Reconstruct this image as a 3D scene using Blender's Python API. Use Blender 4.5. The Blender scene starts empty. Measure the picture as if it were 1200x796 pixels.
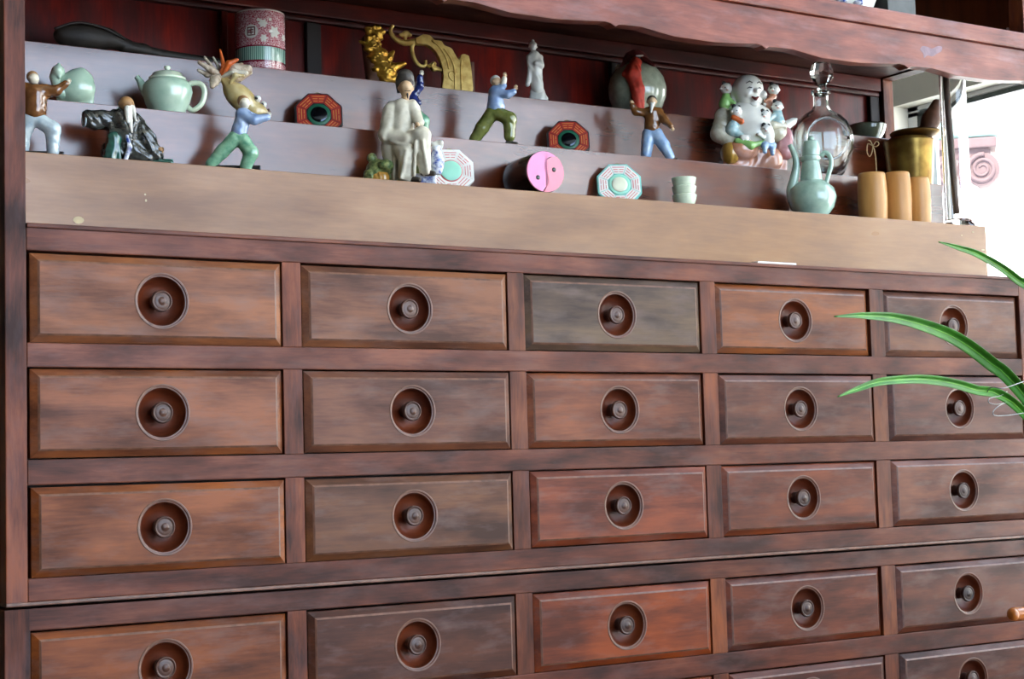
import bpy, bmesh, math, random
import numpy as np
from mathutils import Vector, Matrix
random.seed(7)
C = bpy.context.scene.collection
Z0 = 1.25                                   # cabinet datum above the floor
# ------------------------------------------------------------------ camera
CAM = np.array([-0.52411107, -1.79518712, -0.09799823])
ROT = [math.radians(a) for a in (94.33187799, 1.56148547, -32.3726901)]
FPX = 1944.568
cam = bpy.data.cameras.new('camera'); camo = bpy.data.objects.new('camera', cam); C.objects.link(camo)
camo.location = (CAM[0], CAM[1], CAM[2] + Z0); camo.rotation_euler = ROT
cam.sensor_width = 36; cam.sensor_fit = 'HORIZONTAL'; cam.lens = FPX / 1200 * 36; cam.clip_start = .05; cam.clip_end = 200
bpy.context.scene.camera = camo
# ------------------------------------------------------------------ world and view
sc = bpy.context.scene
sc.view_settings.view_transform = 'Standard'; sc.view_settings.look = 'None'
sc.view_settings.gamma = 1; sc.view_settings.use_curve_mapping = False
sc.view_settings.exposure = 1.08
SKY = 4.0
w = bpy.data.worlds.new('sky'); sc.world = w; w.use_nodes = True
w.node_tree.nodes['Background'].inputs[0].default_value = (.62, .78, 1.0, 1)
w.node_tree.nodes['Background'].inputs[1].default_value = SKY
sun = bpy.data.lights.new('sun', 'SUN'); sun.energy = 11; sun.angle = .01; sun.color = (1.0, .91, .76)
suno = bpy.data.objects.new('sun', sun); C.objects.link(suno); suno.rotation_euler = (math.radians(38), 0, math.radians(-62))   # shines towards +x and +y, over the roof of the room
XR, YF = 2.6, -4.2                          # right wall plane, front wall plane (behind the camera)
RW = (.05, 1.2414, .85, Z0 + .80)            # right window seen beside the cabinet: y0 y1 z0 z1
RW2 = (-3.9, -2.25, .75, 3.45)              # unseen taller right windows, added and split to shape the step sheen
RW3 = (-1.45, -.2, .75, 3.45)
FW = (-.1, 2.5, .55, 3.55)                 # front window: x0 x1 z0 z1

# ------------------------------------------------------------------ projection helpers (cabinet datum coordinates)
def _R(rx, ry, rz):
    c, s = math.cos, math.sin
    X = np.array([[1, 0, 0], [0, c(rx), -s(rx)], [0, s(rx), c(rx)]])
    Y = np.array([[c(ry), 0, s(ry)], [0, 1, 0], [-s(ry), 0, c(ry)]])
    Z = np.array([[c(rz), -s(rz), 0], [s(rz), c(rz), 0], [0, 0, 1]])
    return Z @ Y @ X
CM = _R(*ROT)
def proj(x, y, z):
    q = (np.array([x, y, z]) - CAM) @ CM
    return 600 + FPX * q[0] / -q[2], 398 - FPX * q[1] / -q[2]
def py(u, v, y):                            # where the line of sight meets the plane y
    d = CM @ np.array([(u - 600) / FPX, -(v - 398) / FPX, -1.]); t = (y - CAM[1]) / d[1]
    return CAM + t * d
def pxx(u, v, x):
    d = CM @ np.array([(u - 600) / FPX, -(v - 398) / FPX, -1.]); t = (x - CAM[0]) / d[0]
    return CAM + t * d

# ------------------------------------------------------------------ materials
def lin(c):
    return tuple(((x / 255) / 12.92 if x / 255 <= .04045 else ((x / 255 + .055) / 1.055) ** 2.4) for x in c[:3]) + (1,)
MATS = {}
def newmat(name):
    m = bpy.data.materials.new(name); m.use_nodes = True; nt = m.node_tree
    b = nt.nodes['Principled BSDF']; MATS[name] = m
    return m, nt, b
def nd(nt, t, **k):
    n = nt.nodes.new(t)
    for a, v in k.items():
        if a == 'ins':
            for i, x in v.items(): n.inputs[i].default_value = x
        else: setattr(n, a, v)
    return n
def ramp(nt, stops):
    r = nt.nodes.new('ShaderNodeValToRGB')
    while len(r.color_ramp.elements) < len(stops): r.color_ramp.elements.new(.5)
    for e, (p, c) in zip(r.color_ramp.elements, stops): e.position = p; e.color = c
    return r
def simple(name, col, rough=.4, metal=0, var=.12, scale=60, coat=0, spec=.5, bump=0, col2=None):
    m, nt, b = newmat(name); L = nt.links.new; c = lin(col)
    tc = nd(nt, 'ShaderNodeTexCoord'); n = nd(nt, 'ShaderNodeTexNoise', ins={'Scale': scale, 'Detail': 4})
    L(tc.outputs['Object'], n.inputs['Vector'])
    c2 = lin(col2) if col2 else tuple(min(1, x * (1 + var)) for x in c[:3]) + (1,)
    c1 = c if col2 else tuple(x * (1 - var) for x in c[:3]) + (1,)
    r = ramp(nt, [(.35, c1), (.65, c2)]); L(n.outputs['Fac'], r.inputs['Fac']); L(r.outputs['Color'], b.inputs['Base Color'])
    b.inputs['Roughness'].default_value = rough; b.inputs['Metallic'].default_value = metal
    b.inputs['Coat Weight'].default_value = coat; b.inputs['Coat Roughness'].default_value = .08
    b.inputs['Specular IOR Level'].default_value = spec
    if bump:
        bp = nd(nt, 'ShaderNodeBump', ins={'Strength': bump, 'Distance': .002}); L(n.outputs['Fac'], bp.inputs['Height']); L(bp.outputs['Normal'], b.inputs['Normal'])
    return m
def wood(name, dark, mid, light, rough=.35, axis='X', tint=False, spec=.6, sc_=1.0, haze=None, hazeamt=.0, coat=.0, bump=.15, lo=.32, hi=.72):
    """streaky old varnished wood; grain runs along the axis; tint: object colour multiplies in"""
    m, nt, b = newmat(name); L = nt.links.new
    tc = nd(nt, 'ShaderNodeTexCoord'); oi = nd(nt, 'ShaderNodeObjectInfo')
    off = nd(nt, 'ShaderNodeVectorMath', operation='SCALE'); off.inputs[0].default_value = (7.1, 3.7, 9.3); L(oi.outputs['Random'], off.inputs['Scale'])
    add = nd(nt, 'ShaderNodeVectorMath', operation='ADD'); L(tc.outputs['Object'], add.inputs[0]); L(off.outputs[0], add.inputs[1])
    mp = nd(nt, 'ShaderNodeMapping'); k = {'X': (5, 40, 40), 'Y': (40, 5, 40), 'Z': (40, 40, 5)}[axis]
    mp.inputs['Scale'].default_value = tuple(a * sc_ for a in k); L(add.outputs[0], mp.inputs['Vector'])
    n1 = nd(nt, 'ShaderNodeTexNoise', ins={'Scale': 1.0, 'Detail': 7, 'Roughness': .65, 'Distortion': .6}); L(mp.outputs[0], n1.inputs['Vector'])
    mp2 = nd(nt, 'ShaderNodeMapping'); k2 = {'X': (9, 22, 22), 'Y': (22, 9, 22), 'Z': (22, 22, 9)}[axis]
    mp2.inputs['Scale'].default_value = tuple(a * sc_ for a in k2); L(add.outputs[0], mp2.inputs['Vector'])
    n2 = nd(nt, 'ShaderNodeTexNoise', ins={'Scale': 1.0, 'Detail': 3, 'Roughness': .5}); L(mp2.outputs[0], n2.inputs['Vector'])
    mp4 = nd(nt, 'ShaderNodeMapping'); mp4.inputs['Scale'].default_value = {'X': (28, 320, 320), 'Y': (320, 28, 320), 'Z': (320, 320, 28)}[axis]; L(add.outputs[0], mp4.inputs['Vector'])
    n4 = nd(nt, 'ShaderNodeTexNoise', ins={'Scale': 1.0, 'Detail': 4, 'Roughness': .7}); L(mp4.outputs[0], n4.inputs['Vector'])
    mx = nd(nt, 'ShaderNodeMath', operation='ADD'); m1 = nd(nt, 'ShaderNodeMath', operation='MULTIPLY', ins={1: .45}); m2 = nd(nt, 'ShaderNodeMath', operation='MULTIPLY', ins={1: .55})
    L(n1.outputs['Fac'], m1.inputs[0]); L(n2.outputs['Fac'], m2.inputs[0]); L(m1.outputs[0], mx.inputs[0]); L(m2.outputs[0], mx.inputs[1])
    mg_ = nd(nt, 'ShaderNodeMath', operation='MULTIPLY_ADD', ins={1: .20, 2: -.10}); L(n4.outputs['Fac'], mg_.inputs[0]); my = nd(nt, 'ShaderNodeMath', operation='ADD'); L(mx.outputs[0], my.inputs[0]); L(mg_.outputs[0], my.inputs[1]); mx = my
    r = ramp(nt, [(lo, lin(dark)), ((lo + hi) / 2, lin(mid)), (hi, lin(light))]); L(mx.outputs[0], r.inputs['Fac'])
    out = r.outputs['Color']
    if tint:
        mm = nd(nt, 'ShaderNodeMix', data_type='RGBA', blend_type='MULTIPLY'); mm.inputs['Factor'].default_value = 1
        L(out, mm.inputs['A']); L(oi.outputs['Color'], mm.inputs['B']); out = mm.outputs['Result']
    if haze:
        n3 = nd(nt, 'ShaderNodeTexNoise', ins={'Scale': 1.0, 'Detail': 5, 'Roughness': .6}); mp3 = nd(nt, 'ShaderNodeMapping')
        mp3.inputs['Scale'].default_value = {'X': (14, 46, 46), 'Y': (46, 14, 46), 'Z': (46, 46, 14)}[axis]; mp3.inputs['Location'].default_value = (3, 8, 1)
        L(add.outputs[0], mp3.inputs['Vector']); L(mp3.outputs[0], n3.inputs['Vector'])
        r3 = ramp(nt, [(.5, (0, 0, 0, 1)), (.72, (hazeamt,) * 3 + (1,))]); L(n3.outputs['Fac'], r3.inputs['Fac'])
        mh = nd(nt, 'ShaderNodeMix', data_type='RGBA'); L(r3.outputs['Color'], mh.inputs['Factor']); L(out, mh.inputs['A']); mh.inputs['B'].default_value = lin(haze); out = mh.outputs['Result']
    L(out, b.inputs['Base Color'])
    rr = nd(nt, 'ShaderNodeMapRange', ins={'From Min': .3, 'From Max': .7, 'To Min': rough * 1.25, 'To Max': rough * .8}); L(n2.outputs['Fac'], rr.inputs['Value']); L(rr.outputs[0], b.inputs['Roughness'])
    b.inputs['Specular IOR Level'].default_value = spec; b.inputs['Coat Weight'].default_value = coat; b.inputs['Coat Roughness'].default_value = .15
    if bump:
        bp = nd(nt, 'ShaderNodeBump', ins={'Strength': bump, 'Distance': .001}); L(n1.outputs['Fac'], bp.inputs['Height']); L(bp.outputs['Normal'], b.inputs['Normal'])
    return m
def glassmat(name, col=(1, 1, 1, 1), rough=.02):
    m, nt, b = newmat(name); b.inputs['Base Color'].default_value = col; b.inputs['Transmission Weight'].default_value = 1
    b.inputs['Roughness'].default_value = rough; b.inputs['IOR'].default_value = 1.45
    return m
M_frame = wood('frame_wood', (54, 26, 18), (92, 47, 31), (124, 70, 46), rough=.42, spec=.22, haze=(104, 76, 70), hazeamt=.4, tint=True, lo=.38, hi=.64)
M_framev = wood('frame_wood_upright', (46, 21, 13), (94, 47, 27), (132, 72, 40), rough=.42, spec=.22, axis='Z', haze=(88, 70, 74), hazeamt=.3, tint=True, lo=.38, hi=.64)
M_drawer = wood('drawer_wood', (146, 128, 120), (206, 190, 180), (255, 240, 215), rough=.44, spec=.26, tint=True, haze=(112, 92, 88), hazeamt=.4, lo=.38, hi=.62)  # haze: worn lacquer patches with some reflected sheen painted in
M_edge = simple('worn_edge', (104, 70, 54), .4, var=.3, scale=90)
M_knob = wood('knob_wood', (44, 26, 20), (74, 46, 35), (98, 66, 52), rough=.36, spec=.4)
M_bowl = wood('turned_recess', (54, 20, 9), (94, 40, 19), (122, 58, 28), rough=.36, spec=.4, tint=False)
M_dark = simple('dark_inside', (22, 13, 11), .7)
M_step = wood('step_wood', (62, 24, 9), (86, 36, 14), (110, 52, 24), rough=.21, spec=.9, bump=.07)
M_step1 = wood('front_step_wood', (104, 64, 28), (130, 88, 46), (150, 108, 66), rough=.34, spec=.5, bump=.04, sc_=.7)
M_apron = wood('apron_wood', (78, 30, 18), (116, 52, 34), (142, 78, 56), rough=.4, spec=.4, lo=.38, hi=.64, haze=(138, 104, 104), hazeamt=.4)
M_lacq = wood('red_lacquer', (34, 6, 4), (88, 14, 8), (146, 32, 14), rough=.36, spec=.25, axis='Z')
M_lacqh = wood('red_lacquer_rail', (36, 9, 7), (74, 18, 12), (116, 34, 20), rough=.45, spec=.25)
M_brownback = wood('brown_back', (80, 38, 16), (118, 60, 28), (138, 76, 38), axis='Z')
M_wall = simple('plaster', (214, 206, 188), .8, var=.05, scale=6)
M_wallg = simple('grey_green_wall', (74, 76, 66), .8, var=.1, scale=5)
M_white = simple('white_paint', (238, 238, 234), .5, var=.02)
M_wframe = simple('window_metal', (70, 78, 76), .5)
M_glass = glassmat('clear_glass')
M_glass2 = glassmat('cut_glass', (.95, .99, .97, 1), .015)

# ------------------------------------------------------------------ object helpers
def link(name, me, mat, parent=None, smooth=False):
    o = bpy.data.objects.new(name, me); C.objects.link(o)
    if mat is not None:
        for m in (mat if isinstance(mat, (list, tuple)) else [mat]): me.materials.append(m)
    if parent is not None: o.parent = parent
    if smooth:
        for p in me.polygons: p.use_smooth = True
    return o
def tag(o, label=None, cat=None, group=None, kind=None):
    if label: o['label'] = label
    if cat: o['category'] = cat
    if group: o['group'] = group
    if kind: o['kind'] = kind
    return o
def empty(name, loc, rz=0, **k):
    o = bpy.data.objects.new(name, None); C.objects.link(o); o.location = loc; o.rotation_euler = (0, 0, rz); o.empty_display_size = .02
    return tag(o, **k)
def bm_me(bm, name):
    bmesh.ops.recalc_face_normals(bm, faces=bm.faces)
    me = bpy.data.meshes.new(name); bm.to_mesh(me); bm.free(); return me
def box_me(name, x0, x1, y0, y1, z0, z1, bev=.0008):
    bm = bmesh.new(); bmesh.ops.create_cube(bm, size=1)
    for v in bm.verts: v.co = Vector((x0 + (v.co.x + .5) * (x1 - x0), y0 + (v.co.y + .5) * (y1 - y0), z0 + (v.co.z + .5) * (z1 - z0)))
    if bev: bmesh.ops.bevel(bm, geom=bm.edges[:], offset=bev, segments=2, affect='EDGES', profile=.6)
    return bm_me(bm, name)
def box(name, x0, x1, y0, y1, z0, z1, mat, parent=None, bev=.0008, zo=0):
    return link(name, box_me(name, x0, x1, y0, y1, z0 + zo, z1 + zo, bev), mat, parent)
def slab(name, outline, y0, y1, mat, parent=None, bev=0):
    """outline of (x,z) points extruded from y0 to y1"""
    bm = bmesh.new(); a = [bm.verts.new((x, y0, z)) for x, z in outline]; b_ = [bm.verts.new((x, y1, z)) for x, z in outline]
    n = len(a); bm.faces.new(a); bm.faces.new(b_[::-1])
    for i in range(n): bm.faces.new((a[i], b_[i], b_[(i + 1) % n], a[(i + 1) % n]))
    if bev:
        bmesh.ops.recalc_face_normals(bm, faces=bm.faces)
        ed = [e for e in bm.edges if abs(e.verts[0].co.y - e.verts[1].co.y) < 1e-9]
        bmesh.ops.bevel(bm, geom=ed, offset=bev, segments=2, affect='EDGES', profile=.6)
    bmesh.ops.triangulate(bm, faces=[f for f in bm.faces if len(f.verts) > 4])
    return link(name, bm_me(bm, name), mat, parent)
def lathe_me(name, prof, n=40, sx=1, sy=1, cx=0, cy=0, axis='Z'):
    pp = []                                                    # loops beside each profile corner keep long walls shading true
    for i, (r, z) in enumerate(prof):
        pp.append((r, z))
        if i < len(prof) - 1:
            r2, z2 = prof[i + 1]; L_ = math.hypot(r2 - r, z2 - z); e = min(.25, .0006 / max(L_, 1e-9))
            def bend(k):
                if k < 1 or k > len(prof) - 2: return 0
                a_ = math.atan2(prof[k][1] - prof[k - 1][1], prof[k][0] - prof[k - 1][0]); b_ = math.atan2(prof[k + 1][1] - prof[k][1], prof[k + 1][0] - prof[k][0])
                return abs((b_ - a_ + math.pi) % (2 * math.pi) - math.pi)
            if L_ > .003 and bend(i) > .75: pp.append((r + (r2 - r) * e, z + (z2 - z) * e))
            if L_ > .003 and bend(i + 1) > .75: pp.append((r2 + (r - r2) * e, z2 + (z - z2) * e))
    prof = pp; vs, fs = [], []; rings = []
    for r, z in prof:
        if r < 1e-7: rings.append([len(vs)]); vs.append((cx, cy, z))
        else:
            rings.append(list(range(len(vs), len(vs) + n)))
            for i in range(n):
                t = 2 * math.pi * i / n; vs.append((cx + r * sx * math.cos(t), cy + r * sy * math.sin(t), z))
    for a, b_ in zip(rings, rings[1:]):
        for i in range(n):
            j = (i + 1) % n
            if len(a) == 1 and len(b_) == 1: continue
            if len(a) == 1: fs.append((a[0], b_[j], b_[i]))
            elif len(b_) == 1: fs.append((a[i], a[j], b_[0]))
            else: fs.append((a[i], a[j], b_[j], b_[i]))
    if axis == 'Y': vs = [(x, z, y) for x, y, z in vs]
    me = bpy.data.meshes.new(name); me.from_pydata(vs, [], fs)
    bm = bmesh.new(); bm.from_mesh(me); bmesh.ops.recalc_face_normals(bm, faces=bm.faces)
    if bm.calc_volume(signed=True) < 0: bmesh.ops.reverse_faces(bm, faces=bm.faces)
    bm.to_mesh(me); bm.free()
    for p in me.polygons: p.use_smooth = True
    return me
def catmull(pts, per=8):
    pts = [np.array(p, float) for p in pts]; out = []
    P = [2 * pts[0] - pts[1]] + pts + [2 * pts[-1] - pts[-2]]
    for i in range(1, len(P) - 2):
        for k in range(per):
            t = k / per; a, b_, c, d = P[i - 1:i + 3]
            out.append(.5 * (2 * b_ + (c - a) * t + (2 * a - 5 * b_ + 4 * c - d) * t * t + (3 * b_ - a - 3 * c + d) * t ** 3))
    out.append(pts[-1]); return out
def tube_me(name, pts, rad, n=10, smooth=True, per=6):
    """round tube through points (x,y,z); rad: number or list"""
    rr = rad if isinstance(rad, (list, tuple)) else [rad] * len(pts)
    q = catmull([tuple(p) + (r,) for p, r in zip(pts, rr)], per) if per > 1 else [np.array(tuple(p) + (r,)) for p, r in zip(pts, rr)]
    vs, fs = [], []; m = len(q); prev = None
    for i, a in enumerate(q):
        t = q[min(i + 1, m - 1)][:3] - q[max(i - 1, 0)][:3]; t /= np.linalg.norm(t) + 1e-12
        if prev is None:
            up = np.array([0, 0, 1.]) if abs(t[2]) < .9 else np.array([1., 0, 0]); x = np.cross(t, up)
        else: x = prev - t * np.dot(prev, t)
        x /= np.linalg.norm(x) + 1e-12; prev = x; y = np.cross(t, x)
        for k in range(n):
            an = 2 * math.pi * k / n; vs.append(tuple(a[:3] + a[3] * (math.cos(an) * x + math.sin(an) * y)))
    for i in range(m - 1):
        for k in range(n):
            l = (k + 1) % n; fs.append((i * n + k, i * n + l, (i + 1) * n + l, (i + 1) * n + k))
    vs.append(tuple(q[0][:3])); vs.append(tuple(q[-1][:3]))
    for k in range(n):
        l = (k + 1) % n; fs.append((l, k, len(vs) - 2)); fs.append(((m - 1) * n + k, (m - 1) * n + l, len(vs) - 1))
    me = bpy.data.meshes.new(name); me.from_pydata(vs, [], fs)
    if smooth:
        for p in me.polygons: p.use_smooth = True
    return me

# ------------------------------------------------------------------ sculpting: blended solids polygonised by surface nets
def surfnet(V, org, h):
    ins = V < 0; nx, ny, nz = V.shape
    cnt = np.zeros((nx - 1, ny - 1, nz - 1), np.int8)
    for a in (0, 1):
        for b_ in (0, 1):
            for c in (0, 1): cnt += ins[a:nx - 1 + a, b_:ny - 1 + b_, c:nz - 1 + c]
    mixed = (cnt > 0) & (cnt < 8); cell = np.argwhere(mixed); idx = -np.ones(mixed.shape, np.int64); idx[mixed] = np.arange(len(cell))
    i, j, k = cell.T; S = np.zeros((len(cell), 3)); N = np.zeros(len(cell))
    for ax in range(3):
        for a in (0, 1):
            for b_ in (0, 1):
                o0 = [0, 0, 0]; oth = [q for q in range(3) if q != ax]; o0[oth[0]] = a; o0[oth[1]] = b_; o1 = list(o0); o1[ax] = 1
                v0 = V[i + o0[0], j + o0[1], k + o0[2]]; v1 = V[i + o1[0], j + o1[1], k + o1[2]]
                ok = (v0 < 0) != (v1 < 0); t = np.where(ok, v0 / np.where(ok, v0 - v1, 1), 0)
                p = np.tile(np.array(o0, float), (len(cell), 1)); p[:, ax] = t
                S[ok] += p[ok]; N[ok] += 1
    vs = org + h * (cell + S / N[:, None]); F = []
    for ax in range(3):
        o1, o2 = [(1, 2), (2, 0), (0, 1)][ax]
        A = np.take(ins, range(V.shape[ax] - 1), ax); B = np.take(ins, range(1, V.shape[ax]), ax)
        e = np.argwhere(A != B); e = e[(e[:, o1] > 0) & (e[:, o2] > 0) & (e[:, o1] < V.shape[o1] - 1) & (e[:, o2] < V.shape[o2] - 1)]
        if not len(e): continue
        q = []
        for d1, d2 in ((1, 1), (0, 1), (0, 0), (1, 0)):
            c = e.copy(); c[:, o1] -= d1; c[:, o2] -= d2; q.append(idx[c[:, 0], c[:, 1], c[:, 2]])
        q = np.stack(q, 1); fl = A[e[:, 0], e[:, 1], e[:, 2]]; q[~fl] = q[~fl][:, ::-1]; F.append(q)
    return vs, np.concatenate(F)
def sculpt_me(name, prims, h, k=.0015, fold=None, cut=None):
    """prims in metres: ('c',p0,r0,p1,r1) tapered limb, ('e',c,(rx,ry,rz),rot) ellipsoid turned by rot degrees in the xz plane, ('b',c,half,round) block; a leading '-' carves"""
    lo = np.array([1e9] * 3); hi = -lo
    for p in prims:
        if p[0][0] == '-': continue
        if p[0] == 'c': bb = [np.array(p[1]) - p[2], np.array(p[1]) + p[2], np.array(p[3]) - p[4], np.array(p[3]) + p[4]]
        else:
            r = max(p[2]) if p[0] == 'e' and len(p) > 3 and p[3] else None
            e_ = np.array([r] * 3) if r else np.array(p[2]) + (p[3] if p[0] == 'b' else 0)
            bb = [np.array(p[1]) - e_, np.array(p[1]) + e_]
        for q in bb: lo = np.minimum(lo, q); hi = np.maximum(hi, q)
    lo -= 3 * h + k * .3; hi += 3 * h + k * .3
    n = np.maximum(4, np.ceil((hi - lo) / h).astype(int) + 1)
    X, Y, Z = np.meshgrid(*[(lo[a] + h * np.arange(n[a])).astype(np.float32) for a in range(3)], indexing='ij')
    D = None; NEG = []
    for p in prims:
        neg = p[0][0] == '-'; t = p[0].lstrip('-')
        if t == 'c':
            a, b_ = np.array(p[1]), np.array(p[3]); ab = b_ - a; L2 = max(ab @ ab, 1e-12)
            s = np.clip(((X - a[0]) * ab[0] + (Y - a[1]) * ab[1] + (Z - a[2]) * ab[2]) / L2, 0, 1)
            d = np.sqrt((X - a[0] - s * ab[0]) ** 2 + (Y - a[1] - s * ab[1]) ** 2 + (Z - a[2] - s * ab[2]) ** 2) - (p[2] + s * (p[4] - p[2]))
        elif t == 'e':
            c, r = p[1], p[2]; x, y, z = X - c[0], Y - c[1], Z - c[2]
            if len(p) > 3 and p[3]:
                an = math.radians(p[3]); x, z = x * math.cos(an) + z * math.sin(an), -x * math.sin(an) + z * math.cos(an)
            k0 = np.sqrt((x / r[0]) ** 2 + (y / r[1]) ** 2 + (z / r[2]) ** 2); k1 = np.sqrt((x / r[0] ** 2) ** 2 + (y / r[1] ** 2) ** 2 + (z / r[2] ** 2) ** 2)
            d = k0 * (k0 - 1) / (k1 + 1e-6)
        else:
            c, e_, r = p[1], p[2], p[3]; q = [abs(A - c[i]) - e_[i] + r for i, A in enumerate((X, Y, Z))]
            d = np.sqrt(sum(np.maximum(a, 0) ** 2 for a in q)) + np.minimum(np.maximum(np.maximum(q[0], q[1]), q[2]), 0) - r
        if neg: NEG.append(d); continue
        if D is None: D = d
        else:
            hh = np.maximum(k - np.abs(D - d), 0) / k; D = np.minimum(D, d) - hh * hh * k * .25
    if fold:
        for amp, wl, dr, ph in fold: D = D + .55 * amp * np.sin(2 * math.pi * (X * dr[0] + Y * dr[1] + Z * dr[2]) / (wl * 1.25) + ph + 2.2 * np.sin(2 * math.pi * (X * .61 + Z * .53 + Y * .3) / (wl * 3.7) + ph)) * (.55 + .45 * np.sin(2 * math.pi * (Z * .7 - X * .5 + Y * .4) / (wl * 2.9) + 2 * ph))
    for d in NEG: D = np.maximum(D, -d)
    if cut is not None: D = np.maximum(D, cut - Z)
    vs, fs = surfnet(D, lo, h)
    me = bpy.data.meshes.new(name); me.from_pydata(vs.tolist(), [], fs.tolist())
    for p in me.polygons: p.use_smooth = True
    return me

class Fr:
    """local frame of a thing standing at picture column u on a shelf (plane y, height z); its own depth comes from the shelf"""
    def __init__(s, name, u, y, z, vb, face=1.0, **k):
        X = 0.5
        for _ in range(20):
            X -= (proj(X, y, z)[0] - u) / ((proj(X + 1e-4, y, z)[0] - proj(X, y, z)[0]) / 1e-4)
        yaw = math.atan2(X - CAM[0], y - CAM[1]) * face
        s.u, s.vb = u, vb; s.v0 = proj(X, y, z)[1]; e = 1e-3; c, n = math.cos(yaw), math.sin(yaw); u0 = proj(X, y, z)[0]
        s.du = (proj(X + c * e, y - n * e, z)[0] - u0) / e; s.dw = (proj(X + n * e, y + c * e, z)[0] - u0) / e
        s.sl = (proj(X + c * e, y - n * e, z)[1] - s.v0) / e / s.du; s.dv = (proj(X + n * e, y + c * e, z)[1] - s.v0) / e - s.sl * s.dw
        p1 = proj(X, y, z + .05); s.sv = .05 / (s.v0 - p1[1]); s.lean = (u0 - p1[0]) / (s.v0 - p1[1])
        s.root = empty(name, (X, y, z + Z0), -yaw, **k)
    def zz(s, v):
        return ((s.v0 - v) - (s.v0 - s.vb) * min(1, max(0, (v - (s.vb - 15)) / 15))) * s.sv
    def p(s, u, v, w=0):
        W = w * s.sv; uu = u - s.u + s.lean * (s.v0 - v)
        return ((uu - W * s.dw) / s.du, W, s.zz(v - s.sl * (uu - W * s.dw) * (1 if abs(s.sl) > .05 else 0)))
    def pr(s, prims):
        out = []
        for q in prims:
            t = q[0]; b_ = t.lstrip('-')
            if b_ == 'c': out.append((t, s.p(*q[1:4]), q[4] * s.sv, s.p(*q[5:8]), q[8] * s.sv))
            elif b_ == 'e': out.append((t, s.p(*q[1:4]), tuple(a * s.sv for a in q[4:7]), q[7] if len(q) > 7 else 0))
            else: out.append((t, s.p(*q[1:4]), tuple(a * s.sv for a in q[4:7]), q[7] * s.sv))
        return out
    def local(s, name, prims, mat, parent, vox=.5, k=.5):
        return link(name, sculpt_me(name, prims, vox * s.sv, k * s.sv), mat, parent)
    def sculpt(s, name, prims, mat, parent=None, vox=1.0, k=2.5, fold=None, cut=None):
        fo = [(a * s.sv, wl * s.sv, d, ph) for a, wl, d, ph in fold] if fold else None
        me = sculpt_me(name, s.pr(prims), vox * s.sv, k * s.sv, fo, cut)
        return link(name, me, mat, parent or s.root)
    def lathe(s, name, u, prof, mat, parent=None, w=0, n=40, sx=1, sy=1):
        a = s.p(u, s.v0, w); vb = s.p(u, s.vb, w)
        me = lathe_me(name, [(r * s.sv, s.zz(v)) for r, v in prof], n, sx, sy, s.p(u, (prof[0][1] + prof[-1][1]) / 2, w)[0], a[1])
        return link(name, me, mat, parent or s.root)
    def tube(s, name, pts, rad, mat, parent=None, n=8, per=6):
        rr = [r * s.sv for r in rad] if isinstance(rad, (list, tuple)) else rad * s.sv
        return link(name, tube_me(name, [s.p(*q) for q in pts], rr, n, True, per), mat, parent or s.root)

# ================================================================== the room
def struct(o, label=None): return tag(o, label, kind='structure')
M_floor = wood('floor_boards', (60, 38, 24), (92, 60, 38), (120, 82, 54), rough=.4)
struct(box('floor', -2.2, XR + .2, YF - .2, 2.4, -.1, 0, M_floor, bev=0), 'brown wooden floor of the room')
struct(box('ceiling', -2.2, XR + .2, YF - .2, 2.4, 3.8, 3.9, M_wall, bev=0), 'pale plaster ceiling')
struct(box('wall_left', -2.3, -2.2, YF - .2, 2.4, 0, 3.8, M_wallg, bev=0), 'grey green side wall')
struct(box('wall_back', -2.2, XR, 2.3, 2.4, 0, 3.8, M_wallg, bev=0), 'grey green wall behind the cabinet')
def wall_with_hole(name, label, axis, c0, c1, a0, a1, z0, z1, h, mat, *more_):
    r = tag(empty(name, (0, 0, 0)), label, kind='structure'); hs = sorted((h,) + more_); cur_ = a0; secs = []
    for ha0, ha1, hz0, hz1 in hs: secs += [(cur_, ha0, z0, z1), (ha0, ha1, z0, hz0), (ha0, ha1, hz1, z1)]; cur_ = ha1
    for p0, p1, q0, q1 in secs + [(cur_, a1, z0, z1)]:
        if axis == 'x': box('wall_section', c0, c1, p0, p1, q0, q1, mat, r, bev=0)
        else: box('wall_section', p0, p1, c0, c1, q0, q1, mat, r, bev=0)
wall_with_hole('wall_right', 'pale plaster wall with the wide bright window', 'x', XR, XR + .16, YF - .2, 2.4, 0, 3.8, RW, M_wall, RW2, RW3)
wall_with_hole('wall_front', 'grey green wall with the front window', 'y', YF - .16, YF, -2.2, XR, 0, 3.8, FW, M_wallg)
w1 = tag(empty('window_1', (XR + .05, 0, 0)), 'wide bright window with a grey metal head bar behind the cabinet', kind='structure')
hz = Z0 + .7793
box('head_bar', 0, .03, RW[0], RW[1], hz - .006, hz + .006, M_wframe, w1, .001)
box('window_frame', 0, .05, RW[0], RW[1], RW[3] - .012, RW[3], M_white, w1, .001)
box('window_frame', 0, .05, RW[0], RW[1], RW[2], RW[2] + .04, M_white, w1, .001)
box('window_frame', 0, .05, RW[1] - .035, RW[1], RW[2], RW[3], M_white, w1, .001)
a = pxx(1079, 150, XR + .05)[1]
box('mullion', 0, .04, a - .012, a + .012, RW[2], hz, M_wframe, w1, .001)
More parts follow.
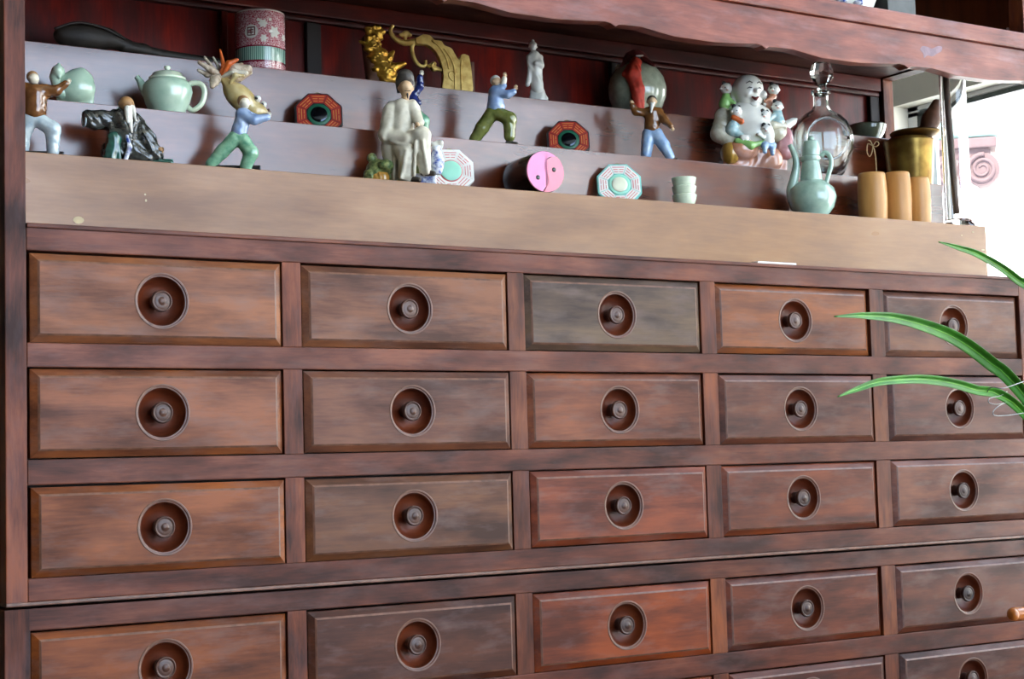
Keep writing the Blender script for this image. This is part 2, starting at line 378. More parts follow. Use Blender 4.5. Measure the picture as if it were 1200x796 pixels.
for nm_, R_, lb_ in (('added_window_3', RW2, 'unseen tall side window near the front wall, added for the step sheen'), ('added_window_4', RW3, 'unseen tall side window in the middle of the right wall, added for the step sheen')):
    w3 = tag(empty(nm_, (XR + .05, 0, 0)), lb_, kind='structure')
    for yy in (R_[0] + .03, (R_[0] + R_[1]) / 2, R_[1] - .03): box('window_frame', 0, .05, yy - .03, yy + .03, R_[2], R_[3], M_white, w3, .001)
    for zq in (R_[2], R_[3] - .06): box('window_frame', 0, .05, R_[0], R_[1], zq, zq + .06, M_white, w3, .001)
w2 = tag(empty('window_2', (0, YF - .1, 0)), 'front window behind the viewer', kind='structure')
for xx in (FW[0], (FW[0] + FW[1]) / 2 - .025, FW[1] - .05): box('window_frame', xx, xx + .05, 0, .05, FW[2], FW[3], M_white, w2, .001)
for zz_ in (FW[2], FW[3] - .05): box('window_frame', FW[0], FW[1], 0, .05, zz_, zz_ + .05, M_white, w2, .001)

# outdoors beyond the window: a white terrace house front with a scrolled column capital
M_ext = simple('sunlit_render', (245, 244, 240), .9, var=.02, scale=2)
M_cap = simple('mauve_stone', (84, 66, 68), .8, var=.08, scale=14)
M_teal = simple('pale_teal_paint', (96, 124, 122), .7, var=.05, scale=3)
struct(box('ground', XR + .2, 30, -16, 30, -.35, -.2, M_ext, bev=0), 'pale sunlit ground outside')
DX = 7.5                                                     # distance of the street front
def out(u, v, w=0):                                          # a point of the street front, seen through the window
    d = CM @ np.array([(u - 600) / FPX, -(v - 398) / FPX, -1.]); t = DX / math.hypot(d[0], d[1]); return CAM + (t + w) * d
yaw_o = math.atan2(out(1130, 190)[0] - CAM[0], out(1130, 190)[1] - CAM[1])
co = out(1130, 190); so = 1 / (FPX / (DX * math.cos(yaw_o - math.radians(32.37))))
col = empty('stone_column', (co[0], co[1], -.2), -yaw_o, label='mauve column with scrolled capital outside the bright window', cat='column')
oz = co[2] + Z0 + .2
def cz(v): return oz + (190 - v) * so
def cx(u): return (u - 1130) * so
link('shaft', lathe_me('shaft', [(0, 0), (.19, 0), (.19, .1), (18 * so, .2), (15 * so, cz(190)), (0, cz(190))], 32), M_ext, col)
def spiral(cx_, cz_, R, hand):
    return [(cx_ + hand * (R * (1 - .8 * t)) * math.cos(t * 4.4 * math.pi + 1.4), -.05, cz_ + (R * (1 - .8 * t)) * math.sin(t * 4.4 * math.pi + 1.4)) for t in np.linspace(0, 1, 44)]
for uu, hnd in ((1150, 1), (1111, -1)):
    vme = lathe_me('scroll', [(0, -.075), (19 * so, -.075), (20 * so, -.065), (20 * so, .075), (0, .075)], 32, 1, 1, 0, 0, 'Y')
    sv_ = link('scroll', vme, M_cap, col); sv_.location = (cx(uu), 0, cz(203))
    link('scroll_rib', tube_me('scroll_rib', [(p[0] - cx(uu), p[1] - .025, p[2] - cz(203)) for p in spiral(cx(uu), cz(203), 17.5 * so, hnd)], [3.0 * so * (1 - .6 * t) for t in np.linspace(0, 1, 44)], 8, True, 1), M_cap, sv_)
box('abacus', cx(1094), cx(1167), -.09, .09, cz(178), cz(166), M_cap, col, .006)
box('necking', cx(1101), cx(1160), -.07, .07, cz(190), cz(177), M_cap, col, .006)
box('architrave', cx(1020), cx(1500), -.06, .5, cz(164), cz(140), M_teal, col, .01)
struct(box('wall_outside', co[0] - 4, co[0] + 14, co[1] + 3.2, co[1] + 3.4, -.2, 6, M_ext, bev=0), 'white sunlit house front across the street')

struct(box('wall_street_bounce', 10, 10.2, -16, co[1] + 3.2, -.2, 5, M_ext, bev=0), 'unseen white sunlit house wall along the street, added to bounce warm light')  # unseen facade, added to bounce warm sunlight in through the right windows

# ================================================================== the drawer cabinet
COLS = [(-.0020, .2984), (.3229, .6148), (.6400, .9317), (.9580, 1.2546), (1.2832, 1.5831)]
ROWS = [(.1500, .0490), (.0222, -.0781), (-.1056, -.2057), (-.2614, -.3632), (-.3913, -.4920)]
TINT = [[(156, 108, 84), (140, 100, 86), (112, 100, 98), (146, 92, 58), (124, 84, 68)],
        [(150, 98, 72), (130, 90, 80), (144, 90, 70), (118, 74, 64), (118, 74, 66)],
        [(152, 94, 54), (118, 82, 64), (144, 76, 50), (134, 74, 50), (130, 80, 64)],
        [(142, 84, 44), (98, 58, 44), (148, 74, 32), (122, 62, 38), (108, 62, 52)],
        [(120, 70, 40), (96, 58, 46), (130, 66, 34), (106, 56, 44), (100, 58, 50)]]  # wood colours, with some bluish sheen and the lower rows' dimmer light painted in
XL, XRR = -.026, 1.690
SEAM = -.2345
cab = empty('drawer_cabinet', (0, 0, Z0 + SEAM), label='dark reddish wooden cabinet with three rows of drawers and an open hutch above', cat='cabinet')
base = empty('base_cabinet', (0, 0, 0), label='lower wooden drawer cabinet carrying the taller cabinet with the hutch', cat='cabinet')
def kid(root, o):                                            # geometry given in room coordinates, parented to root
    o.location = -Vector(root.location); return o
def cbox(root, name, x0, x1, y0, y1, z0, z1, mat, bev=.0012, tint=(1, 1, 1)):
    o = kid(root, box(name, x0, x1, y0, y1, z0, z1, mat, root, bev, zo=Z0)); o.color = tuple(tint) + (1,); return o
def tv(): k_ = random.uniform(.85, 1.12); return (k_, k_ * random.uniform(.94, 1.03), k_ * random.uniform(.92, 1.06))
YB = .345
# uprights, rails and dividers
cbox(cab, 'stile', XL - .002, -.0045, 0, .03, SEAM + .001, .72, M_framev, tint=(1.0, .93, 1.0))
cbox(cab, 'stile', COLS[4][1], XRR, 0, .03, SEAM + .001, .1775, M_framev, tint=tv())
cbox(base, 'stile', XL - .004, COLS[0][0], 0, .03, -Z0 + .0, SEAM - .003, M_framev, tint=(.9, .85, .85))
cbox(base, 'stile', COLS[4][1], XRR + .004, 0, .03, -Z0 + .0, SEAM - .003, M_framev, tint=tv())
x0, x1 = -.0045, COLS[4][1]
cbox(cab, 'top_rail', x0, x1, 0, .028, ROWS[0][0], .1775, M_frame, tint=(1.0, .95, 1.0))
cbox(cab, 'rail', x0, x1, 0, .028, ROWS[1][0], ROWS[0][1], M_frame, tint=(1, .95, .95))
cbox(cab, 'rail', x0, x1, 0, .028, ROWS[2][0], ROWS[1][1], M_frame, tint=(1, .95, .92))
cbox(cab, 'rail', x0, x1, 0, .028, SEAM + .004, ROWS[2][1], M_frame, tint=(.95, .85, .82))
lip = cbox(cab, 'seam_moulding', XL - .003, XRR + .003, -.0035, .02, SEAM, SEAM + .0042, M_edge, bev=.0012)
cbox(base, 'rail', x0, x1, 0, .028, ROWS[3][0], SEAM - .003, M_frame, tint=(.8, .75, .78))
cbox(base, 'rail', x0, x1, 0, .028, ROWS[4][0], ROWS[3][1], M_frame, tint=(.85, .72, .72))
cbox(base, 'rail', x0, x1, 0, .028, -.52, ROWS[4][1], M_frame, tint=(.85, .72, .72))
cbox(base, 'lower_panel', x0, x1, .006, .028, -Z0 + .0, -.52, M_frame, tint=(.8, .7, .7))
for r in range(5):
    root = cab if r < 3 else base
    for c in range(4):
        cbox(root, 'divider', COLS[c][1], COLS[c + 1][0], .0006, .027, ROWS[r][1], ROWS[r][0], M_framev, bev=.0006, tint=((1.15, 1.05, .95) if c == 0 else tv()))
cbox(cab, 'carcass', XL + .002, XRR - .002, .03, YB, SEAM + .001, .1745, M_dark, bev=0)
cbox(base, 'carcass', XL + .002, XRR - .002, .03, YB, -Z0 + .002, SEAM - .003, M_dark, bev=0)
cbox(cab, 'top_board', -.0045, XRR, -.003, YB, .1748, .1800, M_frame, tint=(.8, .76, .8))
# drawers
def drawer_mesh(w_, h_):
    R_ = .0312; hw, hh = w_ / 2 - .0016, h_ / 2 - .0016; iw, ih = hw - .0085, hh - .0085
    an = sorted([2 * math.pi * i / 56 for i in range(56)] + [math.atan2(sz * ih, sx * iw) % (2 * math.pi) for sx in (-1, 1) for sz in (-1, 1)])
    n = len(an); vs, fs, mi = [], [], []
    unit = []
    for t in an:
        c, s_ = math.cos(t), math.sin(t); k = min(iw / abs(c) if abs(c) > 1e-9 else 1e9, ih / abs(s_) if abs(s_) > 1e-9 else 1e9); unit.append((k * c / iw, k * s_ / ih))
    loops = [[(a * hw, .022, b_ * hh) for a, b_ in unit], [(a * hw, .0020, b_ * hh) for a, b_ in unit], [(a * (hw - .0012), .0012, b_ * (hh - .0012)) for a, b_ in unit],
             [(a * (iw + .0012), -.0022, b_ * (ih + .0012)) for a, b_ in unit], [(a * (iw), -.0030, b_ * ih) for a, b_ in unit], [(a * (iw - .0012), -.0036, b_ * (ih - .0012)) for a, b_ in unit]]
    mids = [0, 0, 0, 1, 1]
    prof = [(R_ + .0012, -.0036, 0), (R_ + .0004, -.0042, 1), (R_ - .0010, -.0040, 1), (R_ - .0016, -.0022, 2), (R_ - .0030, -.0020, 1), (R_ - .0036, .0005, 2), (R_ - .0050, .0060, 2), (R_ - .0095, .0112, 2), (R_ - .016, .0142, 2), (.006, .0150, 2)]
    mids += [0] + [m for _, _, m in prof[1:]]
    for r_, y, _ in prof: loops.append([(r_ * math.cos(t), y, r_ * math.sin(t)) for t in an])
    for lp in loops: vs += lp
    for li in range(len(loops) - 1):
        for i in range(n):
            j = (i + 1) % n; fs.append((li * n + i, li * n + j, (li + 1) * n + j, (li + 1) * n + i)); mi.append(mids[li])
    vs.append((0, .0150, 0)); L_ = (len(loops) - 1) * n
    for i in range(n): fs.append((L_ + i, L_ + (i + 1) % n, len(vs) - 1)); mi.append(2)
    me = bpy.data.meshes.new('drawer'); me.from_pydata(vs, [], fs)
    for m in (M_drawer, M_edge, M_bowl): me.materials.append(m)
    bm = bmesh.new(); bm.from_mesh(me)
    bmesh.ops.recalc_face_normals(bm, faces=bm.faces)
    if sum(f.normal.y * f.calc_area() for f in bm.faces) > 0: bmesh.ops.reverse_faces(bm, faces=bm.faces)
    bm.to_mesh(me); bm.free()
    for p, m in zip(me.polygons, mi): p.material_index = m; p.use_smooth = m == 2
    return me
knob_me = lathe_me('knob', [(0, .0152), (.0085, .0150), (.0078, .0115), (.0072, .0080), (.0082, .0050), (.0112, .0020), (.0124, -.0005), (.0124, -.0030), (.0114, -.0046), (.0104, -.0044), (.0098, -.0032), (.0088, -.0034), (.0060, -.0046), (.0048, -.0042), (.0042, -.0048), (0, -.0054)], 36, axis='Y')
knob_me.materials.append(M_knob)
for r in range(5):
    root = cab if r < 3 else base
    for c in range(5):
        (a, b_), (t, bt) = COLS[c], ROWS[r]
        o = link('drawer', drawer_mesh(b_ - a, t - bt), None, root); tl = lin(TINT[r][c]); o.color = (tl[0] * .80, tl[1] * .68, tl[2] * .46, 1)
        dz = random.uniform(-.0012, .0002); dy = random.uniform(-.0005, .0022) + (.004 if (r, c) in ((0, 3), (0, 4), (3, 3)) else 0)
        o.location = ((a + b_) / 2 - root.location.x, dy, (t + bt) / 2 + dz + Z0 - root.location.z)
        k_ = bpy.data.objects.new('knob', knob_me); C.objects.link(k_); k_.parent = o; k_.rotation_euler = (0, random.uniform(-.4, .4), 0)
# ------------------------------------------------------------------ hutch above the drawers
cbox(cab, 'post', 1.660, XRR, 0, .03, .1802, .5560, M_framev, tint=tv())
cbox(cab, 'post', 1.628, XRR, 0, .03, .5837, .72, M_framev, tint=tv())
cbox(cab, 'upper_side_panel', 1.662, 1.672, .03, YB, .5837, .72, M_brownback, bev=0)
cbox(cab, 'side_panel', XL + .002, XL + .012, .03, YB, .1802, .72, M_frame, tint=(.7, .6, .6))
cbox(cab, 'back_post', 1.626, 1.650, .318, YB, .1802, .72, M_framev, tint=(.9, .9, .9))
cbox(cab, 'side_rail', 1.622, 1.650, .03, .318, .574, .600, M_frame, tint=(.5, .42, .42))
# apron with the repeated cusps along its lower edge
CU = [.802, 1.072, 1.361]
per = [(-.255, .4995), (-.225, .5002), (-.17, .4935), (-.10, .4935), (-.05, .4972), (-.018, .5005), (-.008, .4992), (0, .4955), (.006, .4985)]
edge = []
for cxp in (-.008, .262, .532, .802, 1.072, 1.361, 1.650):
    k_ = 1.06 if cxp > 1.1 else 1.0
    for dx_, z_ in per: edge.append((cxp + dx_ * k_, z_ + max(0, (cxp + dx_ - 1.2)) * .012))
edge = [e for e in edge if -.0075 < e[0] < 1.655]
edge = [(-.0075, .4985)] + sorted(edge) + [(1.66, .506)]
ap = kid(cab, slab('apron', [(x, z + Z0) for x, z in edge] + [(1.66, .5555 + Z0), (-.0075, .5555 + Z0)], .002, .022, M_apron, cab, .0015))
def patch(root, name, pts, y, mat):
    bm = bmesh.new(); q = catmull(pts + [pts[0]], 4)[:-1]; a = [bm.verts.new(tuple(py(u, v, y) + np.array([0, 0, Z0]))) for u, v in q]; b_ = [bm.verts.new(v.co + Vector((0, .0004, 0))) for v in a]; n = len(a)
    bm.faces.new(a); bm.faces.new(b_[::-1])
    for i in range(n): bm.faces.new((a[i], b_[i], b_[(i + 1) % n], a[(i + 1) % n]))
    bmesh.ops.triangulate(bm, faces=[f for f in bm.faces if len(f.verts) > 4]); return kid(root, link(name, bm_me(bm, name), mat, root))
patch(cab, 'worn_patch', [(1078, 58), (1081, 54), (1087, 55), (1092, 57), (1099, 54), (1104, 55), (1103, 60), (1098, 63), (1093, 66), (1087, 65), (1083, 68), (1082, 63)], .0017, simple('bare_wood', (124, 98, 106), .6, var=.15, scale=120))
cbox(cab, 'shelf_edge', -.0045, XRR, -.003, .026, .5562, .5835, M_apron, bev=.003)
cbox(cab, 'shelf_board', -.0075, 1.66, .026, YB - .012, .5765, .5830, M_frame, tint=(.45, .38, .38))
cbox(cab, 'back_board', -.012, 1.622, YB - .010, YB, .1802, .5762, M_lacq, bev=0)
cbox(cab, 'upper_back_board', -.012, 1.622, YB - .010, YB, .5832, .72, M_brownback, bev=0)
cbox(cab, 'back_rail', -.012, 1.622, YB - .026, YB - .010, .552, .5762, M_lacqh, bev=.002)
cbox(cab, 'back_moulding', -.012, 1.622, YB - .022, YB - .010, .5435, .5515, M_lacqh, bev=.003)
for xa, xb in ((.362, .372), (.4924, .5154), (1.0293, 1.0634), (1.600, 1.622)):
    cbox(cab, 'back_stile', xa, xb, YB - .020, YB - .010, .1802, .5432, M_dark if xb - xa > .015 else M_lacq, bev=.002)
cbox(cab, 'top_board_above', XL, XRR, 0, YB, .72, .735, M_frame)

# ------------------------------------------------------------------ stepped display shelf
SX0, SX1 = -.0072, 1.5368
ST = [(.0200, .2627), (.1070, .3440), (.2105, .4385)]        # front plane and top of each step
prevz = .1800
STEPS = []
for i, (y, z) in enumerate(ST):
    yn = ST[i + 1][0] if i < 2 else YB - .028
    st_ = empty('display_step', (.76, y, Z0 + (prevz if i == 0 else prevz)), label=('lowest front display step of tan brown wood on the cabinet top', 'middle display step of glossy brown wood carrying the teapot', 'topmost display step of glossy brown wood carrying the pink mug')[i], cat='shelf', group='stepped wooden display boards')
    kid(st_, box('riser_board', SX0, SX1, y, y + .011, prevz + .0002, z, M_step1 if i == 0 else M_step, st_, .0007, zo=Z0))
    kid(st_, box('tread_board', SX0, SX1, y + .0112, yn + (.0105 if i < 2 else 0) * 0, z - .011, z, M_step, st_, .0005, zo=Z0))
    for xe in (SX0 + .004, SX1 - .004): kid(st_, box('end_board', xe - .004, xe + .004, y + .0112, yn, .1803, z - .0112, M_step, st_, 0, zo=Z0))
    prevz = z; STEPS.append(st_)
steps = STEPS[0]
T1, T2, T3 = [z for _, z in ST]
M_fleck = simple('cream_fleck', (176, 158, 124), .7)
for u, v, rx_, rz_ in ((92, 258, .0062, .0042), (170, 228, .0012, .0012), (171, 235, .0012, .0016), (1140, 272, .0022, .0012), (1152, 293, .004, .0014), (1148, 302, .004, .0012), (1127, 276, .0014, .001)):
    p_ = py(u, v, .02); me = lathe_me('paint_fleck', [(0, -.0004), (1, -.0003), (1, .0002), (0, .0002)], 12, rx_, rz_, 0, 0, 'Y')
    o = link('paint_fleck', me, M_fleck, steps); o.location = Vector((p_[0], p_[1], p_[2] + Z0)) - Vector(steps.location)
#OBJECTS
# ================================================================== things on the steps
def glaze(name, col, rough=.16, **k): return simple(name, col, rough, coat=.6, spec=.6, **k)
G_brown = glaze('brown_glaze', (128, 84, 44), col2=(98, 60, 30), scale=90)
G_pale = glaze('pale_blue_glaze', (158, 178, 188), col2=(196, 208, 208), scale=120)
G_green = glaze('jade_green_glaze', (84, 142, 112), col2=(140, 184, 150), scale=110)
G_olive = glaze('olive_glaze', (90, 98, 44), col2=(122, 126, 66), scale=110)
G_shirt = glaze('sky_blue_glaze', (118, 144, 184), col2=(150, 170, 198), scale=90)
G_jean = glaze('light_blue_glaze', (126, 158, 196), col2=(164, 186, 208), scale=90)
G_navy = glaze('navy_glaze', (22, 30, 76), col2=(40, 52, 110), scale=160)
G_dark = glaze('dark_robe_glaze', (28, 30, 30), col2=(66, 68, 62), scale=140)
G_teal = glaze('teal_glaze', (40, 92, 76), col2=(26, 60, 56), scale=120)
G_skin = simple('clay_skin', (196, 164, 126), .5, var=.1, scale=150)
G_tan = simple('tan_clay', (150, 112, 70), .5, var=.15, scale=150)
G_pskin = simple('pale_clay', (208, 200, 178), .45, var=.08, scale=150)
G_hair = simple('white_hair', (214, 212, 200), .6, var=.1, scale=300)
G_black = simple('black_glaze', (16, 14, 14), .3)
G_hat = simple('dark_cap', (62, 56, 48), .5, var=.2, scale=200)
G_robe = simple('ivory_robe', (218, 212, 192), .42, col2=(182, 174, 152), scale=70, bump=.1)
G_wht = glaze('white_porcelain', (226, 226, 216), var=.04)
G_blue = glaze('blue_white_porcelain', (30, 60, 140), col2=(226, 230, 234), scale=160)
G_cel = glaze('celadon', (150, 180, 158), col2=(186, 208, 184), scale=40)
G_cel2 = glaze('celadon_ewer', (136, 164, 148), col2=(162, 188, 170), scale=60)
G_celp = glaze('pale_celadon', (190, 206, 176), col2=(212, 222, 196), scale=80)
G_cream = glaze('cream_glaze', (208, 190, 138), col2=(184, 158, 98), scale=70)
G_moss = simple('mossy_glaze', (60, 84, 48), .4, col2=(150, 158, 96), scale=190, bump=.6)
G_ochre = glaze('ochre_glaze', (168, 120, 48), col2=(196, 150, 74), scale=120)
G_red = simple('red_cloth', (186, 56, 36), .65, var=.2, scale=120)
G_dred = simple('dark_red_cloth', (92, 24, 20), .6, var=.2, scale=120)
G_gold = simple('gilt', (206, 160, 62), .34, metal=.75, col2=(150, 104, 30), scale=140, bump=.6)
G_gold2 = simple('pale_gilt', (214, 184, 104), .42, metal=.3, col2=(182, 144, 66), scale=120, bump=.35)
G_oldwood = simple('raw_carved_wood', (96, 60, 38), .6, var=.2, scale=80)
G_ruyi = simple('blackened_wood', (34, 29, 24), .55, var=.3, scale=60, bump=.3, spec=.3)
G_orange = simple('orange_fin', (196, 92, 34), .4, var=.15, scale=100)
G_fin = simple('grey_brown_fin', (150, 126, 102), .45, col2=(206, 190, 166), scale=130, bump=.3)
G_brass = simple('brass', (156, 128, 66), .34, metal=.9, col2=(112, 86, 40), scale=30)
G_brassd = simple('dark_brass', (110, 84, 44), .38, metal=.9, var=.2, scale=30)
G_bam = wood('bamboo', (160, 108, 52), (180, 130, 70), (196, 150, 90), rough=.4, axis='Z', spec=.4, bump=.05)
G_stick = wood('dark_stick', (60, 44, 34), (92, 70, 54), (116, 92, 72), rough=.5, axis='Z')
G_dish = glaze('dark_celadon_dish', (88, 96, 78), var=.15)
G_twine = simple('twine', (170, 140, 96), .8, var=.2, scale=300)

def face(F, par, u, v, r, a, w=0, mat_eye=None):
    """eyes, brows and mouth of a small head; a: turn to the right in degrees"""
    a = math.radians(a); me_ = mat_eye or G_black
    def at(da, dv): b_ = a + da; return (u + r * .93 * math.sin(b_), v + dv * r, w - r * .93 * math.cos(b_))
    for s_ in (-1, 1):
        p_ = at(s_ * .38, -.02); F.sculpt('eye', [('e', *p_, r * .13, r * .09, r * .13)], me_, par, r * .06, .3)
        p0, p1 = at(s_ * .22, -.22), at(s_ * .58, -.2); F.sculpt('brow', [('c', *p0, r * .05, *p1, r * .04)], me_, par, r * .045, .2)
    p0, p1 = at(-.16, .47), at(.16, .47); F.sculpt('mouth', [('c', *p0, r * .05, *p1, r * .05)], MATS['red_cloth'], par, r * .045, .2)
def head(F, u, v, r, a, mat, w=0, beard=None, hair=None, neck=None, par=None, ev=True, tall=1.15, bun=False):
    A = math.radians(a); f = (math.sin(A), -math.cos(A)); s_ = (math.cos(A), math.sin(A))
    pr = [('e', u, v, w, r * .92, r * tall, r * .92), ('e', u + f[0] * r * .25, v + r * .45, w + f[1] * r * .25, r * .62, r * .62, r * .62),
          ('c', u + f[0] * r * .85, v + r * .0, w + f[1] * r * .85, r * .1, u + f[0] * r * 1.02, v + r * .26, w + f[1] * r * 1.02, r * .15)]
    for k_ in (-1, 1): pr.append(('e', u + k_ * s_[0] * r * .9, v + r * .1, w + k_ * s_[1] * r * .9, r * .2, r * .32, r * .2))
    if neck: pr.append(('c', u, v + r * .6, w, r * .5, *neck, r * .5))
    h_ = F.sculpt('head', pr, mat, par, r * .11, r * .25)
    if ev: face(F, h_, u, v, r, a, w)
    if hair: 
        hp = [('e', u - f[0] * r * .18, v - r * .28, w - f[1] * r * .18, r * .98, r * 1.0, r * .98), ('-e', u + f[0] * r * .9, v + r * .3, w + f[1] * r * .9, r * .95, r * 1.0, r * .95)]
        if bun: hp.append(('e', u, v - r * 1.35, w, r * .35, r * .35, r * .35))
        F.sculpt('hair', hp, hair, h_, r * .12, r * .2)
    if beard:
        ln, tip = beard
        F.sculpt('beard', [('c', u + f[0] * r * .62, v + r * .55, w + f[1] * r * .62, r * .5, tip[0], tip[1], tip[2], r * .16), ('c', u + f[0] * r * .8 - s_[0] * r * .3, v + r * .42, w + f[1] * r * .8, r * .16, u + f[0] * r * .8 + s_[0] * r * .3, v + r * .42, w + f[1] * r * .8, r * .16)], G_hair, h_, r * .12, r * .3, fold=[(r * .07, r * .5, (1, .4, 0), 0)])
    return h_
def hand(F, u, v, w, du, dv, dw, r, mat, par=None, curl=.5):
    """palm, four bent fingers of unequal length and a thumb leaving the side of the palm"""
    d = np.array([du, dv, dw], float); d /= np.linalg.norm(d); up = np.cross(d, (0.1, .3, 1.)); up /= np.linalg.norm(up); nrm = np.cross(d, up)
    c = np.array([u, v, w], float); pr = [('c', *c, r * .75, *(c + d * r * 1.0), r * .85)]
    for i, ln in enumerate((.85, 1.05, 1.0, .75)):
        b0 = c + d * r * 1.3 + up * r * (i - 1.5) * .5; b1 = b0 + d * r * ln * .8; b2 = b1 + (d * (1 - curl) + nrm * curl) * r * ln * .6
        pr += [('c', *b0, r * .27, *b1, r * .25), ('c', *b1, r * .25, *b2, r * .2)]
    t0 = c + d * r * .3 - up * r * .75; t1 = t0 + (d * .7 - up * .6) * r * .8; pr += [('c', *t0, r * .3, *t1, r * .26), ('c', *t1, r * .26, *(t1 + d * r * .5), r * .2)]
    return F.sculpt('hand', pr, mat, par, r * .14, r * .12)
GF = 'glazed clay figurines on the stepped shelf'
def figu(name, label, u, y, z, vb, face_=1.0, group=GF, cat='figurine'): return Fr(name, u, y, z, vb, face_, label=label, cat=cat, group=group)

# ---- man in brown jacket half hidden by the post
F = figu('clay_figurine', 'clay figurine in brown jacket and pale blue trousers beside the left post, arm stretched out', 48, .062, T1, 180)
F.sculpt('jacket', [('c', 41, 112, 0, 14, 41, 129, 0, 13.5), ('e', 31, 106, 0, 10, 8, 9), ('e', 50, 108, -2, 10, 8.5, 9), ('c', 52, 107, -3, 7.5, 66, 107, -6, 6), ('c', 66, 107, -6, 5.5, 77, 99, -8, 4.2), ('c', 33, 108, 0, 6, 27, 124, -3, 5.5)], G_brown, fold=[(.5, 9, (.3, .3, 1), 0)])
F.sculpt('trousers', [('e', 40, 138, 0, 12, 8, 9), ('c', 44, 140, 0, 9, 62, 152, -3, 9), ('c', 62, 152, -3, 9, 62, 173, 0, 7), ('c', 36, 140, 0, 9, 28, 156, 3, 8), ('c', 28, 156, 3, 8, 27, 172, 6, 7)], G_pale, fold=[(.4, 8, (.5, .2, 1), 1)])
head(F, 39, 92, 7, 55, G_pskin, hair=G_tan, neck=(40, 103, 0))
hand(F, 78, 98, -8, 1, -.9, -.1, 2.6, G_pskin)
F.sculpt('shoes', [('c', 60, 177.5, 0, 3.6, 70, 178, -4, 2.6), ('c', 26, 177.5, 6, 3.6, 34, 178, 2, 2.6), ('b', 48, 179, 1, 26, 1.4, 9, .8)], G_black, vox=.8, k=1)

# ---- reclining old man in dark robe
F = figu('clay_figurine', 'clay figurine of bald bearded old man reclining in dark glazed robe, wide sleeve out', 148, .060, T1, 191)
F.sculpt('robe', [('c', 146, 138, 0, 13, 144, 160, -1, 19), ('e', 136, 178, -3, 18, 12, 15), ('e', 150, 176, -2, 20, 14, 15), ('c', 140, 138, -2, 9.5, 122, 139, -5, 7.5), ('c', 122, 139, -5, 7.5, 104, 141, -8, 9.5), ('e', 110, 147, -8, 11, 6.5, 8), ('e', 122, 146, -5, 11, 7, 8), ('-e', 92.5, 143, -10, 7, 9.5, 8), ('c', 156, 142, 0, 11, 170, 164, -2, 12), ('c', 168, 162, -2, 12, 184, 180, -4, 8), ('c', 150, 178, -4, 12, 174, 184, -5, 8),
    ('c', 138, 134, -12, 2, 152, 168, -19, 2.2), ('c', 160, 140, -11, 2, 148, 168, -19, 2.2), ('c', 166, 150, -13, 2, 178, 178, -13, 2), ('c', 130, 150, -12, 2, 128, 182, -17, 2.2)], G_dark, vox=.9, k=4, fold=[(1.3, 8, (.8, .2, .5), 0), (.7, 6, (.3, .3, .9), 2)])
F.sculpt('skirt_front', [('c', 134, 166, -16, 9, 130, 186, -15, 9), ('c', 138, 176, -20, 3, 140, 188, -19, 3)], G_teal, fold=[(.6, 5, (1, 0, 0), 0)])
F.sculpt('sash', [('c', 149, 164, -20, 2.4, 152, 176, -21, 2.6), ('c', 152, 176, -21, 2.6, 147, 188, -19, 2.8)], G_blue)
F.tube('sleeve_rim', [(99 + 2.5 * math.sin(t), 142.5 + 8.6 * math.cos(t), -8.5 - 7.5 * math.sin(t)) for t in np.linspace(0, 6.28, 14)], 1.0, G_pale, per=2)
head(F, 148, 123, 9.6, 25, G_tan, w=-5, beard=(1, (154, 158, -19)), neck=(147, 136, -1))
F.sculpt('beard_lock', [('c', 149, 130, -14, 3.6, 150, 146, -17, 2.4), ('c', 156, 128, -11, 2.6, 159, 144, -13, 1.4)], G_hair, fold=[(.5, 4, (1, .3, 0), 0)])
hand(F, 184, 176, -8, 1, .1, -.1, 3.4, G_tan)
F.sculpt('foot', [('c', 178, 187, -4, 4, 200, 188.5, -6, 3), ('b', 168, 190, -4, 34, 1.0, 7, .8)], G_teal, vox=.8)

# ---- blue shirt, green trousers, pushing
F = figu('clay_figurine', 'clay figurine in blue shirt and jade green trousers lunging before the goldfish', 272, .058, T1, 200)
F.sculpt('shirt', [('c', 286, 135, 0, 9, 280, 155, 0, 9.5), ('c', 282, 134, -4, 6.5, 298, 142, -8, 5.8), ('c', 298, 142, -8, 5.8, 313, 138.5, -7, 4.4), ('c', 290, 134, 4, 6, 304, 139, 6, 5)], G_shirt, fold=[(.5, 9, (.8, .2, .6), 0)])
F.sculpt('trousers', [('e', 279, 161, 0, 10.5, 7, 9), ('c', 275, 163, -1, 9, 260, 178, 1, 8), ('c', 260, 178, 1, 8, 247, 191, 2, 6.5), ('c', 284, 164, -1, 9, 294, 180, -4, 8.6), ('c', 294, 180, -4, 8.6, 288, 194, -3, 7)], G_green, fold=[(.45, 7, (.7, .2, .7), 0)])
head(F, 286, 120, 7, 75, G_pskin, hair=G_tan, neck=(286, 131, 0))
hand(F, 313, 138, -7, .6, -.8, 0, 2.6, G_pskin)
F.sculpt('shoes', [('c', 285, 197.5, -3, 3.4, 297, 198.5, -6, 2.6), ('c', 245, 194, 2, 3.2, 251, 196, 0, 3)], G_pskin, vox=.8, k=1)
F.sculpt('base', [('b', 272, 199.3, 0, 33, 1.3, 9, .8)], G_black, vox=.8, k=1)

